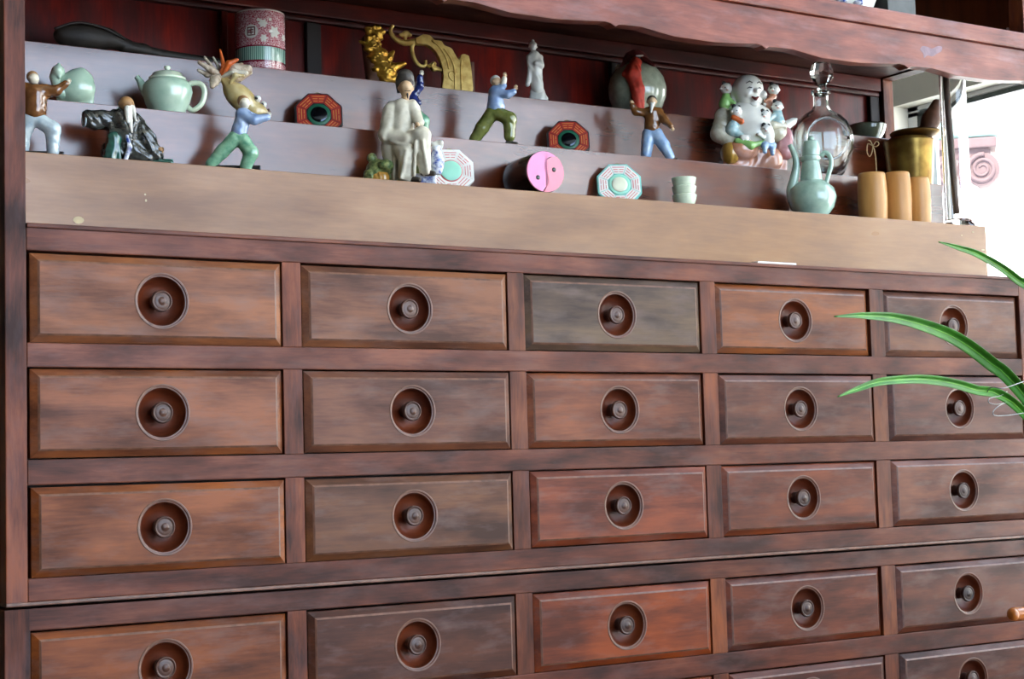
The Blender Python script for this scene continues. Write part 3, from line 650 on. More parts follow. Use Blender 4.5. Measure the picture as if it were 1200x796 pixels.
# ---- ceramic goldfish behind
F = Fr('ceramic_goldfish', 284, .145, T2, 138, .8, label='cream ceramic goldfish with orange and grey tail fins spread upward', cat='ornament')
fb = F.sculpt('body', [('e', 282, 115, 0, 24, 15.5, 14, -42), ('e', 299, 128, -2, 12, 10, 11), ('c', 268, 100, 0, 6, 259, 90, 0, 4), ('c', 306, 128, -3, 6, 312, 129, -4, 3.5), ('c', 292, 132, 2, 9, 296, 138, 2, 8)], G_cream, k=4, fold=[(.25, 3.5, (.7, .3, .7), 0)])
for q in ((302, 117, -8), (309, 121, 4)):
    e_ = F.sculpt('eye', [('e', *q, 4, 4, 4)], G_wht, fb, .5); F.sculpt('pupil', [('e', q[0] - 1.4, q[1] + .3, q[2] - 2.9, 2, 2, 1.7)], G_black, e_, .35)
F.sculpt('mouth', [('e', 314.5, 128, -4, 2, 3.4, 3)], G_oldwood, fb, .5)
def fin(par, pts, wid, mat):
    F.sculpt('tail_fin', [('c', *a_, w0, *b_, w1) for a_, b_, w0, w1 in zip(pts, pts[1:], wid, wid[1:])], mat, par, .7, 2, fold=[(.5, 2.6, (.8, .4, .5), 0)])
fin(fb, [(259, 90, 0), (248, 84, -3), (234, 76, -6)], [3, 4, 2.2], G_fin)
fin(fb, [(259, 90, 0), (247, 78, 0), (240, 68, 2)], [3, 2.2, 1.6], G_fin)
fin(fb, [(258, 90, -2), (252, 97, -6), (249, 104, -8)], [3, 6, 3], G_fin)
fin(fb, [(259, 90, 0), (256, 78, 4), (250, 67, 5)], [3, 2, 1.4], G_pskin)
fin(fb, [(260, 90, -2), (262, 78, -5), (258, 60, -4)], [3, 2.6, 1.1], G_orange)
fin(fb, [(261, 90, -3), (268, 77, -8), (278, 72, -8)], [3, 3.4, 2], G_orange)
fin(fb, [(262, 90, 0), (276, 82, -2), (290, 82, -4)], [3.5, 7, 5.5], G_fin)
fin(fb, [(262, 92, 4), (280, 90, 4), (293, 84, 2)], [3, 5, 3], G_fin)
fin(fb, [(260, 90, 2), (270, 80, 6), (283, 74, 6)], [3, 4, 2.4], G_fin)
fin(fb, [(258, 90, 2), (243, 88, 2), (233, 84, 0)], [3, 3.4, 2], G_fin)
fin(fb, [(260, 91, -3), (273, 87, -9), (288, 88, -10)], [2.4, 3.6, 3], G_pskin)
fin(fb, [(270, 100, -9), (276, 92, -13), (285, 92, -14)], [2, 3, 1.6], G_cream)

# ---- seated scholar
F = figu('scholar_figurine', 'large ivory robed scholar figurine with dark cap seated with crossed knees', 475, .062, T1, 216)
F.sculpt('robe', [('c', 471, 127, 0, 12, 470, 160, 0, 16), ('e', 459, 127, 0, 8, 8, 9), ('e', 483, 126, -2, 8, 8, 9), ('c', 457, 130, -1, 8.5, 453, 158, -5, 9.5), ('c', 453, 160, -5, 9, 476, 166, -18, 6.5), ('c', 485, 130, -3, 7.5, 491, 146, -11, 6),
    ('c', 472, 172, -2, 13, 494, 163, -19, 10.5), ('c', 494, 163, -19, 10.5, 498, 203, -17, 7), ('c', 470, 174, -2, 13, 477, 184, -15, 11), ('c', 477, 184, -15, 11, 477, 207, -14, 10), ('c', 458, 172, 4, 12, 463, 206, 4, 10),
    ('c', 487, 172, -27, 2, 485, 208, -24, 2.2), ('c', 495, 172, -29, 2, 501, 206, -23, 2.2), ('c', 476, 182, -26, 2, 470, 210, -23, 2.2), ('c', 456, 140, -9, 2, 450, 164, -12, 2.4), ('c', 459, 168, -13, 2, 480, 176, -22, 2.2), ('c', 463, 182, -8, 2, 462, 210, -8, 2.2)], G_robe, vox=.8, k=2.6, fold=[(.7, 9, (.8, .3, -.4), 0)])
hd = head(F, 475.5, 104, 9.2, 14, G_skin, w=-5, neck=(474, 122, 0), tall=1.2)
F.sculpt('goatee', [('c', 477.5, 113, -13, 1.3, 478, 118, -13, .6), ('c', 474.5, 109.3, -14, .5, 481, 109.3, -13.2, .5)], G_black, hd, .4, .6)
F.sculpt('cap', [('e', 474.5, 95, -2, 11, 2.8, 11), ('e', 475, 90, -1, 9.8, 7.5, 9.4), ('c', 466, 97, 5, 2.6, 467, 106, 5, 2)], G_hat, hd, .7, 1.5)
hand(F, 489, 149, -18, .3, .9, 0, 3.0, G_skin)
F.sculpt('shoe', [('c', 484, 211, -18, 4, 491, 212.5, -24, 3)], G_hat, vox=.8); F.sculpt('shoe', [('c', 496, 205, -18, 4, 508, 206.5, -22, 3)], G_hat, vox=.8)
F.sculpt('rock_seat', [('e', 444, 200, 2, 15, 15, 14), ('e', 436, 205, -3, 10, 10, 10), ('e', 452, 196, -6, 10, 14, 8), ('b', 470, 205, 6, 26, 11, 12, 4), ('e', 436, 184, 4, 6, 5, 6)], G_moss, k=3, fold=[(1.2, 6, (.8, .4, .3), 0), (1.0, 5, (.2, .5, .9), 1)])
F.sculpt('rock_foot', [('e', 446, 208, -8, 11, 7, 9)], G_ochre, fold=[(.8, 5, (1, 0, .1), 0)])
F.sculpt('book_stack', [('b', 499, 211, -8, 12, 5, 8, 1)], G_blue, k=1)
F.lathe('jug', 512, [(0, 204), (5, 204), (8.5, 196), (9, 188), (7, 180), (5, 177), (6, 172), (0, 172)], G_blue, w=2, n=28)
F.sculpt('jug_lid', [('e', 513, 171, 2, 6.5, 2.6, 6), ('e', 517, 168, 0, 3, 3.4, 3), ('c', 509, 170, 2, 2, 506, 167, 2, 1.2)], G_wht, vox=.6)

# ---- navy figure hidden behind the scholar
F = figu('clay_figurine', 'navy clay figurine with raised arm mostly hidden behind the seated scholar', 486, .160, T2, 156)
F.sculpt('coat', [('c', 482, 112, 0, 8, 482, 130, 0, 9), ('c', 486, 112, -2, 5, 492, 102, -3, 4.6), ('c', 492, 102, -3, 4.6, 492, 92, -4, 4.2), ('c', 484, 116, -5, 4, 491, 122, -6, 3.4)], G_navy, fold=[(.5, 6, (.5, .5, 1), 0)])
F.sculpt('trousers', [('e', 483, 133, 0, 10, 7, 8), ('c', 486, 134, -1, 8, 496, 142, -3, 7), ('c', 496, 142, -3, 7, 497, 152, -2, 5), ('c', 479, 136, 0, 7.5, 472, 151, 2, 6)], G_green)
head(F, 481, 99, 6.5, 30, G_pskin, hair=G_hat, neck=(482, 109, 0)); hand(F, 493, 89, -4, .3, -1, 0, 2.3, G_pskin)
F.sculpt('shoes', [('c', 497, 154, -3, 2.4, 508, 155, -6, 2), ('c', 470, 153.5, 2, 2.5, 478, 154, 0, 2)], G_black, vox=.7)

# ---- old man in blue jacket
F = figu('clay_figurine', 'white haired clay figurine in blue jacket and olive trousers raising both palms', 580, .150, T2, 167)
F.sculpt('jacket', [('c', 581, 108, 0, 8.5, 581, 124, 0, 10), ('c', 584, 106, -3, 5, 590, 102, -5, 4), ('c', 583, 110, -5, 5.4, 595, 113, -8, 4.6), ('c', 595, 113, -8, 4.6, 602, 110, -9, 3.6), ('e', 581, 127, 0, 10.5, 4, 9)], G_shirt, fold=[(.4, 7, (.5, .2, 1), 0)])
F.sculpt('sleeve', [('c', 589, 103, -5, 3.6, 591, 94, -6, 3.2)], G_pskin, vox=.6)
F.sculpt('trousers', [('e', 580, 132, 0, 10, 6, 8), ('c', 576, 134, 0, 8.4, 565, 149, 2, 8), ('c', 565, 149, 2, 8, 556, 159, 3, 6.4), ('c', 584, 134, -2, 8, 597, 141, -5, 8.2), ('c', 597, 141, -5, 8.2, 597, 158, -4, 6.6)], G_olive, fold=[(.5, 7, (.7, .2, .7), 0)])
head(F, 581.5, 96, 6.4, 55, G_skin, hair=G_hair, neck=(581, 105, 0), beard=(1, (586, 106, -8)))
hand(F, 591, 92, -6, .1, -1, 0, 2.1, G_skin, curl=.15); hand(F, 603, 108, -9, .4, -1, 0, 2.2, G_skin, curl=.15)
F.sculpt('shoes', [('c', 595, 163.5, -4, 3.2, 605, 164.5, -7, 2.4), ('c', 555, 163, 3, 3, 561, 164, 1, 2.4)], G_hat, vox=.8, k=1)

# ---- bearded man in brown jacket
F = figu('clay_figurine', 'clay figurine with white beard in brown jacket and light blue trousers before the jar', 765, .150, T2, 186)
F.sculpt('jacket', [('c', 764, 133, 0, 9, 764, 150, 0, 9.4), ('c', 757, 132, -2, 5.2, 745, 131, -4, 4.6), ('c', 745, 131, -4, 4.4, 741, 124, -6, 3.4), ('c', 772, 132, -2, 5.4, 779, 143, -4, 4.6), ('c', 779, 143, -4, 4.4, 786, 150, -6, 3.4)], G_brown, fold=[(.5, 7, (.5, .2, .9), 0)])
F.sculpt('trousers', [('e', 764, 156, 0, 10, 6, 8), ('c', 760, 158, -1, 8, 757, 178, -2, 6.4), ('c', 769, 158, -1, 8, 777, 170, -2, 7), ('c', 777, 170, -2, 7, 785, 181, -2, 5.4)], G_jean, fold=[(.4, 6, (.6, .2, .7), 0)])
head(F, 764, 119, 6, 5, G_skin, hair=G_hat, neck=(764, 128, 0), beard=(1, (763, 134, -11)))
hand(F, 740.5, 123, -6, -.2, -1, 0, 2.1, G_skin); hand(F, 787, 151, -6, .4, .9, 0, 2.1, G_skin)
F.sculpt('shoes', [('c', 757, 183, -2, 2.8, 757, 184, -8, 2.2), ('c', 786, 184, -2, 2.6, 793, 184.5, -6, 2)], G_hat, vox=.8, k=1)

# ---- standing white statuette
F = Fr('white_statuette', 629, .262, T3, 120, .8, label='slender white porcelain standing robed statuette on round base', cat='figurine', group=GF)
F.sculpt('robe', [('c', 626, 66, 0, 7, 627, 82, 0, 8.4), ('c', 627, 82, 0, 8, 630, 104, 0, 7.2), ('c', 620, 68, -2, 3.6, 621, 82, -5, 3.2), ('c', 633, 68, -2, 3.6, 634, 78, -5, 3.4), ('c', 634, 78, -5, 3.2, 628, 76, -9, 2.6), ('c', 621, 84, -4, 2.4, 618, 100, -4, 2.8)], G_wht, vox=.8, fold=[(.5, 5, (.8, .2, .4), 0)])
head(F, 624.5, 54.5, 5, 15, G_wht, neck=(625, 62, 0), hair=G_wht, bun=True)
F.sculpt('base', [('e', 630, 108, 0, 9, 4, 9), ('e', 631, 114, 0, 11, 5, 10.5), ('b', 631, 118, 0, 11, 2.5, 10, 2)], G_wht, vox=.8, fold=[(.5, 4.2, (1, .3, 0), 0)])

# ---- laughing buddha with children
F = Fr('laughing_buddha', 884, .162, T2, 193, .45, label='porcelain laughing monk statue with six small children climbing over his robe', cat='figurine', group=GF)
G_bud = glaze('porcelain_skin', (222, 220, 208), var=.04)
G_sleeve = glaze('cream_sleeve', (206, 200, 178), col2=(172, 164, 140), scale=90)
G_gor = glaze('orange_robe', (196, 130, 92), col2=(206, 158, 140), scale=60)
G_gyel = glaze('mustard_robe', (188, 146, 66), col2=(160, 116, 50), scale=60)
G_gpk = glaze('mauve_robe', (176, 120, 122), col2=(196, 148, 150), scale=70)
G_gb = glaze('child_blue', (110, 150, 206), col2=(176, 200, 220), scale=150)
G_gg = glaze('child_green', (142, 190, 108), var=.15)
G_gt = glaze('child_teal', (150, 190, 192), col2=(196, 212, 206), scale=150)
bb = F.sculpt('body', [('e', 873, 144, 6, 30, 26, 22), ('e', 884, 160, -6, 24, 20, 20), ('e', 878, 132, -4, 17, 12, 14), ('e', 866, 134, 0, 14, 10, 12), ('e', 892, 136, 0, 13, 10, 12)], G_bud, k=6)
F.sculpt('sleeve', [('c', 848, 136, 2, 10, 844, 158, -2, 11), ('c', 844, 158, -2, 11, 858, 170, -10, 8)], G_sleeve, bb, fold=[(.9, 8, (.5, .3, .8), 0)])
F.sculpt('sleeve', [('c', 902, 140, 4, 10, 912, 156, 0, 11)], G_sleeve, bb, fold=[(.9, 8, (.5, .3, .8), 0)])
F.sculpt('robe', [('e', 880, 186, -6, 34, 9, 24), ('e', 872, 178, -16, 18, 11, 12), ('e', 900, 184, -10, 18, 9, 16), ('b', 886, 190, -2, 38, 3, 22, 2)], G_gor, bb, k=4, fold=[(.9, 8, (.7, .2, -.6), 0)], cut=0)
F.sculpt('robe_fold', [('e', 856, 180, -8, 11, 14, 14)], G_gyel, bb, fold=[(.9, 6, (.9, .3, .2), 0)], cut=0)
F.sculpt('robe_knee', [('c', 920, 156, 2, 9, 920, 178, -4, 10)], G_gpk, bb, fold=[(.9, 7, (.9, .3, .2), 0)])
F.sculpt('robe_sash', [('c', 864, 170, -20, 4, 880, 176, -26, 5), ('c', 880, 176, -26, 4, 894, 172, -24, 3)], G_gg, bb)
F.sculpt('flower', [('e', 885 + 4 * math.cos(t), 143 + 3.4 * math.sin(t), -17, 2.4, 2.2, 1.8) for t in np.linspace(0, 5.03, 5)] + [('e', 885, 143, -18, 2, 2, 2)], G_gpk, bb, .6, .8)
F.sculpt('sack', [('c', 918, 146, 12, 7, 930, 138, 14, 4), ('c', 930, 138, 14, 4, 934, 135, 14, 1.5)], G_wht, bb)
hd = F.sculpt('head', [('e', 876, 106, -2, 18.5, 19, 18), ('e', 878, 116, -4, 15.5, 13, 14.5), ('e', 886, 110.5, -20, 2.8, 3.6, 2.8), ('e', 877, 113.5, -15, 5, 4.6, 4), ('e', 894, 113.5, -14, 5, 4.6, 4), ('e', 884, 125, -13, 6, 4.4, 5), ('c', 859, 106, 2, 3, 860, 120, 1, 3.4), ('c', 895, 107, 6, 3, 896, 120, 5, 3.4)], G_bud, bb, .7, 2)
c0 = np.array(F.p(876, 106, -2)); q_ = F.sv
def bp(a, dv, R=18.6): a = math.radians(a + 6); return tuple(c0 + np.array([R * math.sin(a), -R * math.cos(a), -dv]) * q_)
for s_ in (-1, 1):
    F.local('eye', [('c', bp(s_ * 13, 1.5), .75 * q_, bp(s_ * 21, .8), .8 * q_), ('c', bp(s_ * 21, .8), .8 * q_, bp(s_ * 29, 2), .6 * q_)], G_black, hd, .4, .3)
    F.local('eyebrow', [('c', bp(s_ * 10, -4.5), .6 * q_, bp(s_ * 20, -6.2), .7 * q_), ('c', bp(s_ * 20, -6.2), .7 * q_, bp(s_ * 32, -4.2), .5 * q_)], G_hat, hd, .4, .3)
F.local('mouth', [('c', bp(-12, 12, 18.4), 1.0 * q_, bp(0, 14.5, 18.8), 2.0 * q_), ('c', bp(0, 14.5, 18.8), 2.0 * q_, bp(12, 12, 18.4), 1.0 * q_)], G_dred, hd, .4, .4)
def child(u, v, r, a, w, parts):
    k_ = None; objs_ = []
    for i, (pr, m) in enumerate(parts):
        o = F.sculpt('child', pr, m, bb, .7, 2) if i == 0 else F.sculpt('child_clothes', pr, m, k_, .7, 2)
        k_ = k_ or o
    h_ = F.sculpt('child_head', [('e', u, v, w, r, r * 1.02, r), ('e', u + math.sin(a) * r * .95, v + r * .2, w - math.cos(a) * r * .95, r * .16, r * .16, r * .16)] + [('e', u + s_ * math.cos(a) * r * .95, v + r * .1, w + s_ * math.sin(a) * r * .95, r * .2, r * .28, r * .2) for s_ in (-1, 1)], G_wht, k_, .5, .8)
    F.sculpt('hair_tuft', [('e', u - r * .4, v - r * .85, w - r * .3, r * .42, r * .28, r * .42), ('e', u + r * .5, v - r * .8, w - r * .2, r * .3, r * .25, r * .3)], G_black, k_, .45, .5)
    for s_ in (-1, 1):
        t = a + s_ * .36; F.sculpt('child_eye', [('e', u + math.sin(t) * r * .97, v + .02 * r, w - math.cos(t) * r * .97, r * .13, r * .1, r * .13)], G_black, k_, .3, .2)
    F.sculpt('child_mouth', [('c', u + math.sin(a - .15) * r * .96, v + .45 * r, w - math.cos(a - .15) * r * .96, r * .07, u + math.sin(a + .15) * r * .96, v + .45 * r, w - math.cos(a + .15) * r * .96, r * .07)], G_red, k_, .3, .2)
child(851, 104, 6.8, .2, 2, [([('c', 851, 113, 3, 5, 849, 122, 4, 7), ('c', 853, 116, 0, 3, 860, 122, -3, 2.4)], G_gg)])
child(907, 103, 6.8, -.2, 4, [([('c', 906, 111, 5, 4.5, 901, 120, 6, 6), ('c', 903, 114, 2, 2.6, 897, 118, 0, 2.2)], G_gor)])
child(911, 125, 6.8, .1, -4, [([('c', 911, 133, -3, 6, 912, 143, -4, 8), ('c', 907, 136, -6, 3, 901, 142, -8, 2.4)], G_gt), ([('c', 906, 148, -8, 5, 918, 148, -6, 5)], G_sleeve)])
child(863, 135, 6.6, .5, -17, [([('c', 861, 146, -14, 6, 858, 156, -13, 8), ('c', 858, 156, -14, 6, 868, 163, -19, 4)], G_gt), ([('c', 860, 142.5, -18, 3.4, 869, 147, -20, 3.4)], G_orange)])
child(897.5, 157, 6.2, 0, -25, [([('c', 899, 165, -23, 6, 900, 170, -23, 7.5), ('c', 894, 166, -27, 2.6, 889, 163, -28, 2.2)], G_wht), ([('c', 896, 175, -26, 4.6, 905, 175, -25, 4.6), ('c', 896, 176, -27, 3.6, 896, 181, -29, 2.6), ('c', 905, 176, -26, 3.6, 905, 182, -28, 2.6)], G_gb)])
child(896, 138, 6, -.1, -14, [([('c', 897, 146, -12, 5, 900, 154, -12, 6)], G_wht)])
# hand with five fingers resting at the belly
hand(F, 870, 166, -24, 1, .2, -.1, 4, G_bud, bb)

# ================================================================== vessels
F = Fr('celadon_teapot', 196, .155, T2, 127, label='pale celadon teapot with round lid and looped handle on the middle step', cat='teapot')
b_ = F.lathe('body', 196, [(0, 127), (17, 127), (18, 125), (25, 118), (29, 109), (28, 101), (23, 95), (19, 93.5), (0, 93)], G_cel, n=48)
ld = F.lathe('lid', 196, [(0, 94), (21, 94.5), (21.5, 92), (19, 90), (17, 86.5), (10, 84), (0, 83)], G_celp, n=40)
F.lathe('lid_knob', 196, [(0, 84), (2.4, 84), (2, 82), (3.8, 80), (3.4, 77.6), (0, 76.8)], G_celp, ld, n=20)
F.tube('spout', [(174, 112, -2), (168, 104, -2), (164, 96, -2), (160, 91, -2)], [7, 5.4, 4, 3], G_cel, n=14)
F.tube('handle', [(219, 99, 0), (229, 96.5, 0), (237, 99, 0), (240, 108, 0), (236, 117, 0), (226, 121, 0), (219, 118.5, 0)], 3.2, G_celp, n=12)

F = Fr('celadon_gourd', 86, .165, T2, 114, label='mint celadon gourd shaped ornament with a small bulb behind the brown jacket figurine', cat='ornament')
F.sculpt('body', [('e', 88, 101, 0, 23, 17, 18), ('e', 92, 93, 0, 15, 12, 13), ('c', 96, 83, 0, 3, 104, 92, 0, 4), ('b', 88, 112, 0, 21, 3, 16, 3)], G_cel, k=5)
F.sculpt('bulb', [('e', 68, 86, -4, 8, 12, 8), ('c', 64, 92, -4, 6, 72, 104, -6, 8), ('c', 69, 78, -9, 1.6, 70, 94, -12, 1.6)], G_cel, k=3)

M_mug, nt, pb = newmat('rose_mug_print'); L = nt.links.new
tc = nd(nt, 'ShaderNodeTexCoord'); vo = nd(nt, 'ShaderNodeTexVoronoi', ins={'Scale': 420.0}, feature='DISTANCE_TO_EDGE'); L(tc.outputs['Object'], vo.inputs['Vector'])
rp = ramp(nt, [(.05, lin((226, 196, 196))), (.14, lin((158, 44, 66)))]); L(vo.outputs['Distance'], rp.inputs['Fac'])
sp = nd(nt, 'ShaderNodeSeparateXYZ'); L(tc.outputs['Object'], sp.inputs[0])
F = Fr('porcelain_mug', 305.5, .268, T3, 83, label='rose pink patterned porcelain mug with turquoise lower band on the top step', cat='mug')
hv = lambda v: F.zz(v)
wv = nd(nt, 'ShaderNodeTexWave', ins={'Scale': 120.0, 'Distortion': .4}); L(tc.outputs['Object'], wv.inputs['Vector'])
rt = ramp(nt, [(.25, lin((70, 120, 104))), (.5, lin((156, 190, 172)))]); L(wv.outputs['Fac'], rt.inputs['Fac'])
cur = rp.outputs['Color']
def band(z0, z1, sock, colr):
    global cur
    g = nd(nt, 'ShaderNodeMath', operation='GREATER_THAN', ins={1: z0}); l_ = nd(nt, 'ShaderNodeMath', operation='LESS_THAN', ins={1: z1}); mu = nd(nt, 'ShaderNodeMath', operation='MULTIPLY')
    L(sp.outputs['Z'], g.inputs[0]); L(sp.outputs['Z'], l_.inputs[0]); L(g.outputs[0], mu.inputs[0]); L(l_.outputs[0], mu.inputs[1])
    mx = nd(nt, 'ShaderNodeMix', data_type='RGBA'); L(mu.outputs[0], mx.inputs['Factor']); L(cur, mx.inputs['A'])
    if sock: L(sock, mx.inputs['B'])
    else: mx.inputs['B'].default_value = lin(colr)
    cur = mx.outputs['Result']
band(hv(73.5), hv(61), rt.outputs['Color'], None); band(hv(61.2), hv(59.6), None, (120, 30, 50)); band(hv(75), hv(73.5), None, (120, 30, 50)); band(hv(19.6), 1, None, (226, 216, 204)); band(-1, hv(79), None, (130, 36, 54))
L(cur, pb.inputs['Base Color']); pb.inputs['Roughness'].default_value = .2; pb.inputs['Coat Weight'].default_value = .5
mg = F.lathe('body', 305.5, [(0, 83), (26, 83), (28.6, 80), (28.8, 50), (29, 19), (28.4, 17.6), (27, 18), (26.6, 40), (26, 78), (0, 79)], M_mug, n=64)
def onmug(name, cu, cv, pts2, mat, r_=29.1, th=.5):
    """a flat print wrapped on the mug wall, given as a polygon around (cu,cv)"""
    bm = bmesh.new(); a0 = math.asin((cu - 305.5) / 29); fr = []
    for px_, pv in pts2:
        an = a0 + px_ / 29; ra = (r_ + th) * F.sv; q = F.p(305.5, cv + pv, 0); fr.append(bm.verts.new((q[0] + ra * math.sin(an), -ra * math.cos(an), q[2])))
    ce = bm.verts.new(tuple(sum((f.co for f in fr), Vector()) / len(fr)))
    for i in range(len(fr)): bm.faces.new((ce, fr[i], fr[(i + 1) % len(fr)]))
    o = link(name, bm_me(bm, name), mat, mg); return o
circ = lambda r_, n=20: [(r_ * math.cos(2 * math.pi * i / n), r_ * math.sin(2 * math.pi * i / n)) for i in range(n)]
star = lambda r_, k_=6: [(r_ * (1 if i % 2 == 0 else .6) * math.cos(math.pi * i / k_), r_ * (1 if i % 2 == 0 else .6) * math.sin(math.pi * i / k_)) for i in range(2 * k_)]
onmug('medallion', 295, 44, circ(8), G_wht)
for x_, y_, a_, c_ in ((0, -4.6, 4.4, .7), (-4.2, 0, .6, 4.8), (4.2, 0, .6, 4.8), (0, -1.6, 2.8, .6), (0, 1.4, 2.8, .6), (0, 0, .6, 3.6), (0, 4.4, 3.4, .6)):
    onmug('character_stroke', 295, 44, [(x_ - a_, y_ - c_), (x_ + a_, y_ - c_), (x_ + a_, y_ + c_), (x_ - a_, y_ + c_)], G_dred, th=.8)
for cu, cv, r_ in ((308, 35, 6), (309, 52, 5), (321, 44, 8), (331, 48, 5), (303, 31, 2.6), (316, 30, 2.4)): onmug('flower', cu, cv, star(r_), G_wht)

F = Fr('celadon_jar', 746.5, .268, T3, 133, label='round grey celadon jar topped with red cloth cover and paper tag', cat='jar')
G_jar = glaze('grey_celadon', (148, 158, 136), col2=(170, 176, 152), scale=120)
F.lathe('body', 746.5, [(0, 133), (17, 133), (26, 128), (33, 116), (34.5, 105), (32, 93), (25, 82), (17, 77), (13, 74), (13, 71), (0, 71)], G_jar, n=48)
F.sculpt('cloth_cover', [('e', 745, 72, 0, 15, 5, 14), ('e', 746, 68, 0, 9, 4, 9), ('c', 736, 72, -10, 4, 729, 80, -16, 2.4), ('c', 754, 72, -10, 4, 766, 82, -20, 2)], G_dred, fold=[(.9, 6, (.8, .4, .2), 0)])
F.sculpt('cloth_drop', [('c', 745, 78, -18, 7, 742, 96, -33, 9), ('c', 742, 96, -33, 8, 747, 112, -35, 8), ('c', 747, 112, -35, 8, 748, 128, -30, 7), ('c', 738, 84, -22, 4, 733, 94, -32, 4)], G_red, fold=[(1.0, 6, (1, .3, .15), 0)])
F.sculpt('paper_tag', [('b', 749.5, 69, -10, 4.6, 5.4, 1, .6)], G_wht, vox=.5)
for uu in (724, 762): F.tube('lug', [(uu - 3, 84, -4), (uu, 77, -4), (uu + 4, 78, -4)], 1.6, G_jar)

F = Fr('celadon_ewer', 951, .060, T1, 252, label='green celadon ewer with long curved spout, handle and capped neck', cat='ewer')
F.lathe('body', 951, [(0, 253), (17, 253), (18, 250), (25, 243), (28.5, 232), (26, 222), (18, 214.5), (13, 212), (11.5, 200), (10, 190), (11.5, 188), (11.5, 184), (10, 183), (0, 182)], G_cel2, n=48)
ld = F.lathe('lid', 950, [(0, 184), (10.4, 183), (10.6, 171), (9.2, 168), (9, 166), (5, 164.5), (0, 164)], G_cel2, n=32)
F.lathe('finial', 950, [(0, 165), (3.4, 164.5), (4, 162.4), (2.6, 160), (0, 159.2)], G_cel2, ld, n=20)
F.tube('spout', [(930, 236, -4), (927.5, 224, -4), (931, 208, -4), (933, 194, -4), (931, 182, -4), (925.5, 170, -4)], [7, 6, 5, 4.2, 3.6, 2.8], G_cel2, n=14)
F.tube('handle', [(962, 183, 2), (967, 178.5, 2), (972.5, 183, 2), (974, 192, 2), (971, 204, 2), (967, 219, 2)], 2.7, G_cel2, n=12)
F.sculpt('relief', [('e', 951 + 18 * math.sin(t), 224 + 3 * math.cos(3 * t), -20 * math.cos(t), 4, 2, 2.5) for t in np.linspace(-1.2, 1.2, 9)] + [('c', 951 + 21 * math.sin(t), 226, -22.5 * math.cos(t), 1, 951 + 21 * math.sin(t + .2), 230, -22.5 * math.cos(t + .2), 1) for t in np.linspace(-1, 1, 8)], G_celp, vox=.7)

F = Fr('glass_decanter', 966, .165, T2, 201, .55, label='round clear glass decanter with faceted ball stopper beside the laughing statue', cat='decanter')
dc = lathe_me('body', [(0, F.zz(201)), (13 * F.sv, F.zz(201)), (17 * F.sv, F.zz(200)), (25 * F.sv, F.zz(195)), (31 * F.sv, F.zz(188)), (35.5 * F.sv, F.zz(177)), (37 * F.sv, F.zz(165)), (35.5 * F.sv, F.zz(154)), (31 * F.sv, F.zz(143)), (24 * F.sv, F.zz(136)), (12 * F.sv, F.zz(129)), (9.5 * F.sv, F.zz(124)), (9.2 * F.sv, F.zz(112)), (11.6 * F.sv, F.zz(110)), (11.6 * F.sv, F.zz(106)), (8 * F.sv, F.zz(105)), (7.4 * F.sv, F.zz(112)), (7.6 * F.sv, F.zz(126)), (11 * F.sv, F.zz(132)), (22 * F.sv, F.zz(139)), (29 * F.sv, F.zz(145)), (33.4 * F.sv, F.zz(155)), (34.8 * F.sv, F.zz(165)), (33.4 * F.sv, F.zz(176)), (29 * F.sv, F.zz(186)), (23 * F.sv, F.zz(192)), (12 * F.sv, F.zz(196)), (0, F.zz(197))], 56, 1, .62)
db = link('body', dc, M_glass2, F.root)
link('medallion_ring', tube_me('medallion_ring', [(24 * F.sv * math.cos(t), -.62 * 33 * F.sv + .001, F.zz(166) + 24 * F.sv * math.sin(t)) for t in np.linspace(0, 2 * math.pi, 33)], 1.6 * F.sv, 8, True, 1), M_glass2, db)
st = F.lathe('stopper', 963, [(0, 112), (5, 111), (6, 106), (6, 104), (4.4, 101), (9, 97), (13.4, 90), (14, 84), (11, 75), (5, 71), (0, 70.4)], M_glass2, n=10)
for p in st.data.polygons: p.use_smooth = False

CUPG = 'little celadon cups stacked on the front step'
for i, (vb_, lbl) in enumerate(((242.5, 'bottom cup of the little celadon stack on the front step'), (232, 'middle cup of the little celadon stack on the front step'), (222, 'top cup of the little celadon stack on the front step'))):
    F0 = Fr('celadon_cup', 802.5, .060, T1, 242.5, label=lbl, cat='cup', group=CUPG)
    if i == 0: zb = 0
    else: zb = i * 10 * F0.sv
    F0.root.location.z += zb
    s_ = F0.sv; link('bowl', lathe_me('bowl', [(0, 0), (9 * s_, 0), (9 * s_, 1.4 * s_), (11 * s_, 3 * s_), (13.4 * s_, 9 * s_), (14.6 * s_, 15 * s_), (14 * s_, 15.6 * s_), (12.8 * s_, 13 * s_), (9.6 * s_, 10.2 * s_), (0, 10.0 * s_)], 36), G_celp, F0.root)

BG = 'three bamboo cups in a row on the front step'
for u, vt, y, lbl in ((1023.5, 203.5, .062, 'leftmost of three plain bamboo cups on the front step'), (1052, 203, .0645, 'middle one of three plain bamboo cups on the front step'), (1076.5, 209, .0665, 'rightmost and shortest of three plain bamboo cups beside the glass vase')):
    F = Fr('bamboo_cup', u, y, T1, 259, label=lbl, cat='cup', group=BG)
    R_ = 16.8 if u < 1070 else 14.6
    F.lathe('wall', u, [(0, 259), (R_ * .93, 259), (R_ * .97, 255), (R_ * 1.02, 235), (R_ * 1.0, 218), (R_ * .93, vt + 2), (R_ * .89, vt), (R_ * .78, vt + .6), (R_ * .78, 252), (0, 253)], G_bam, n=40)

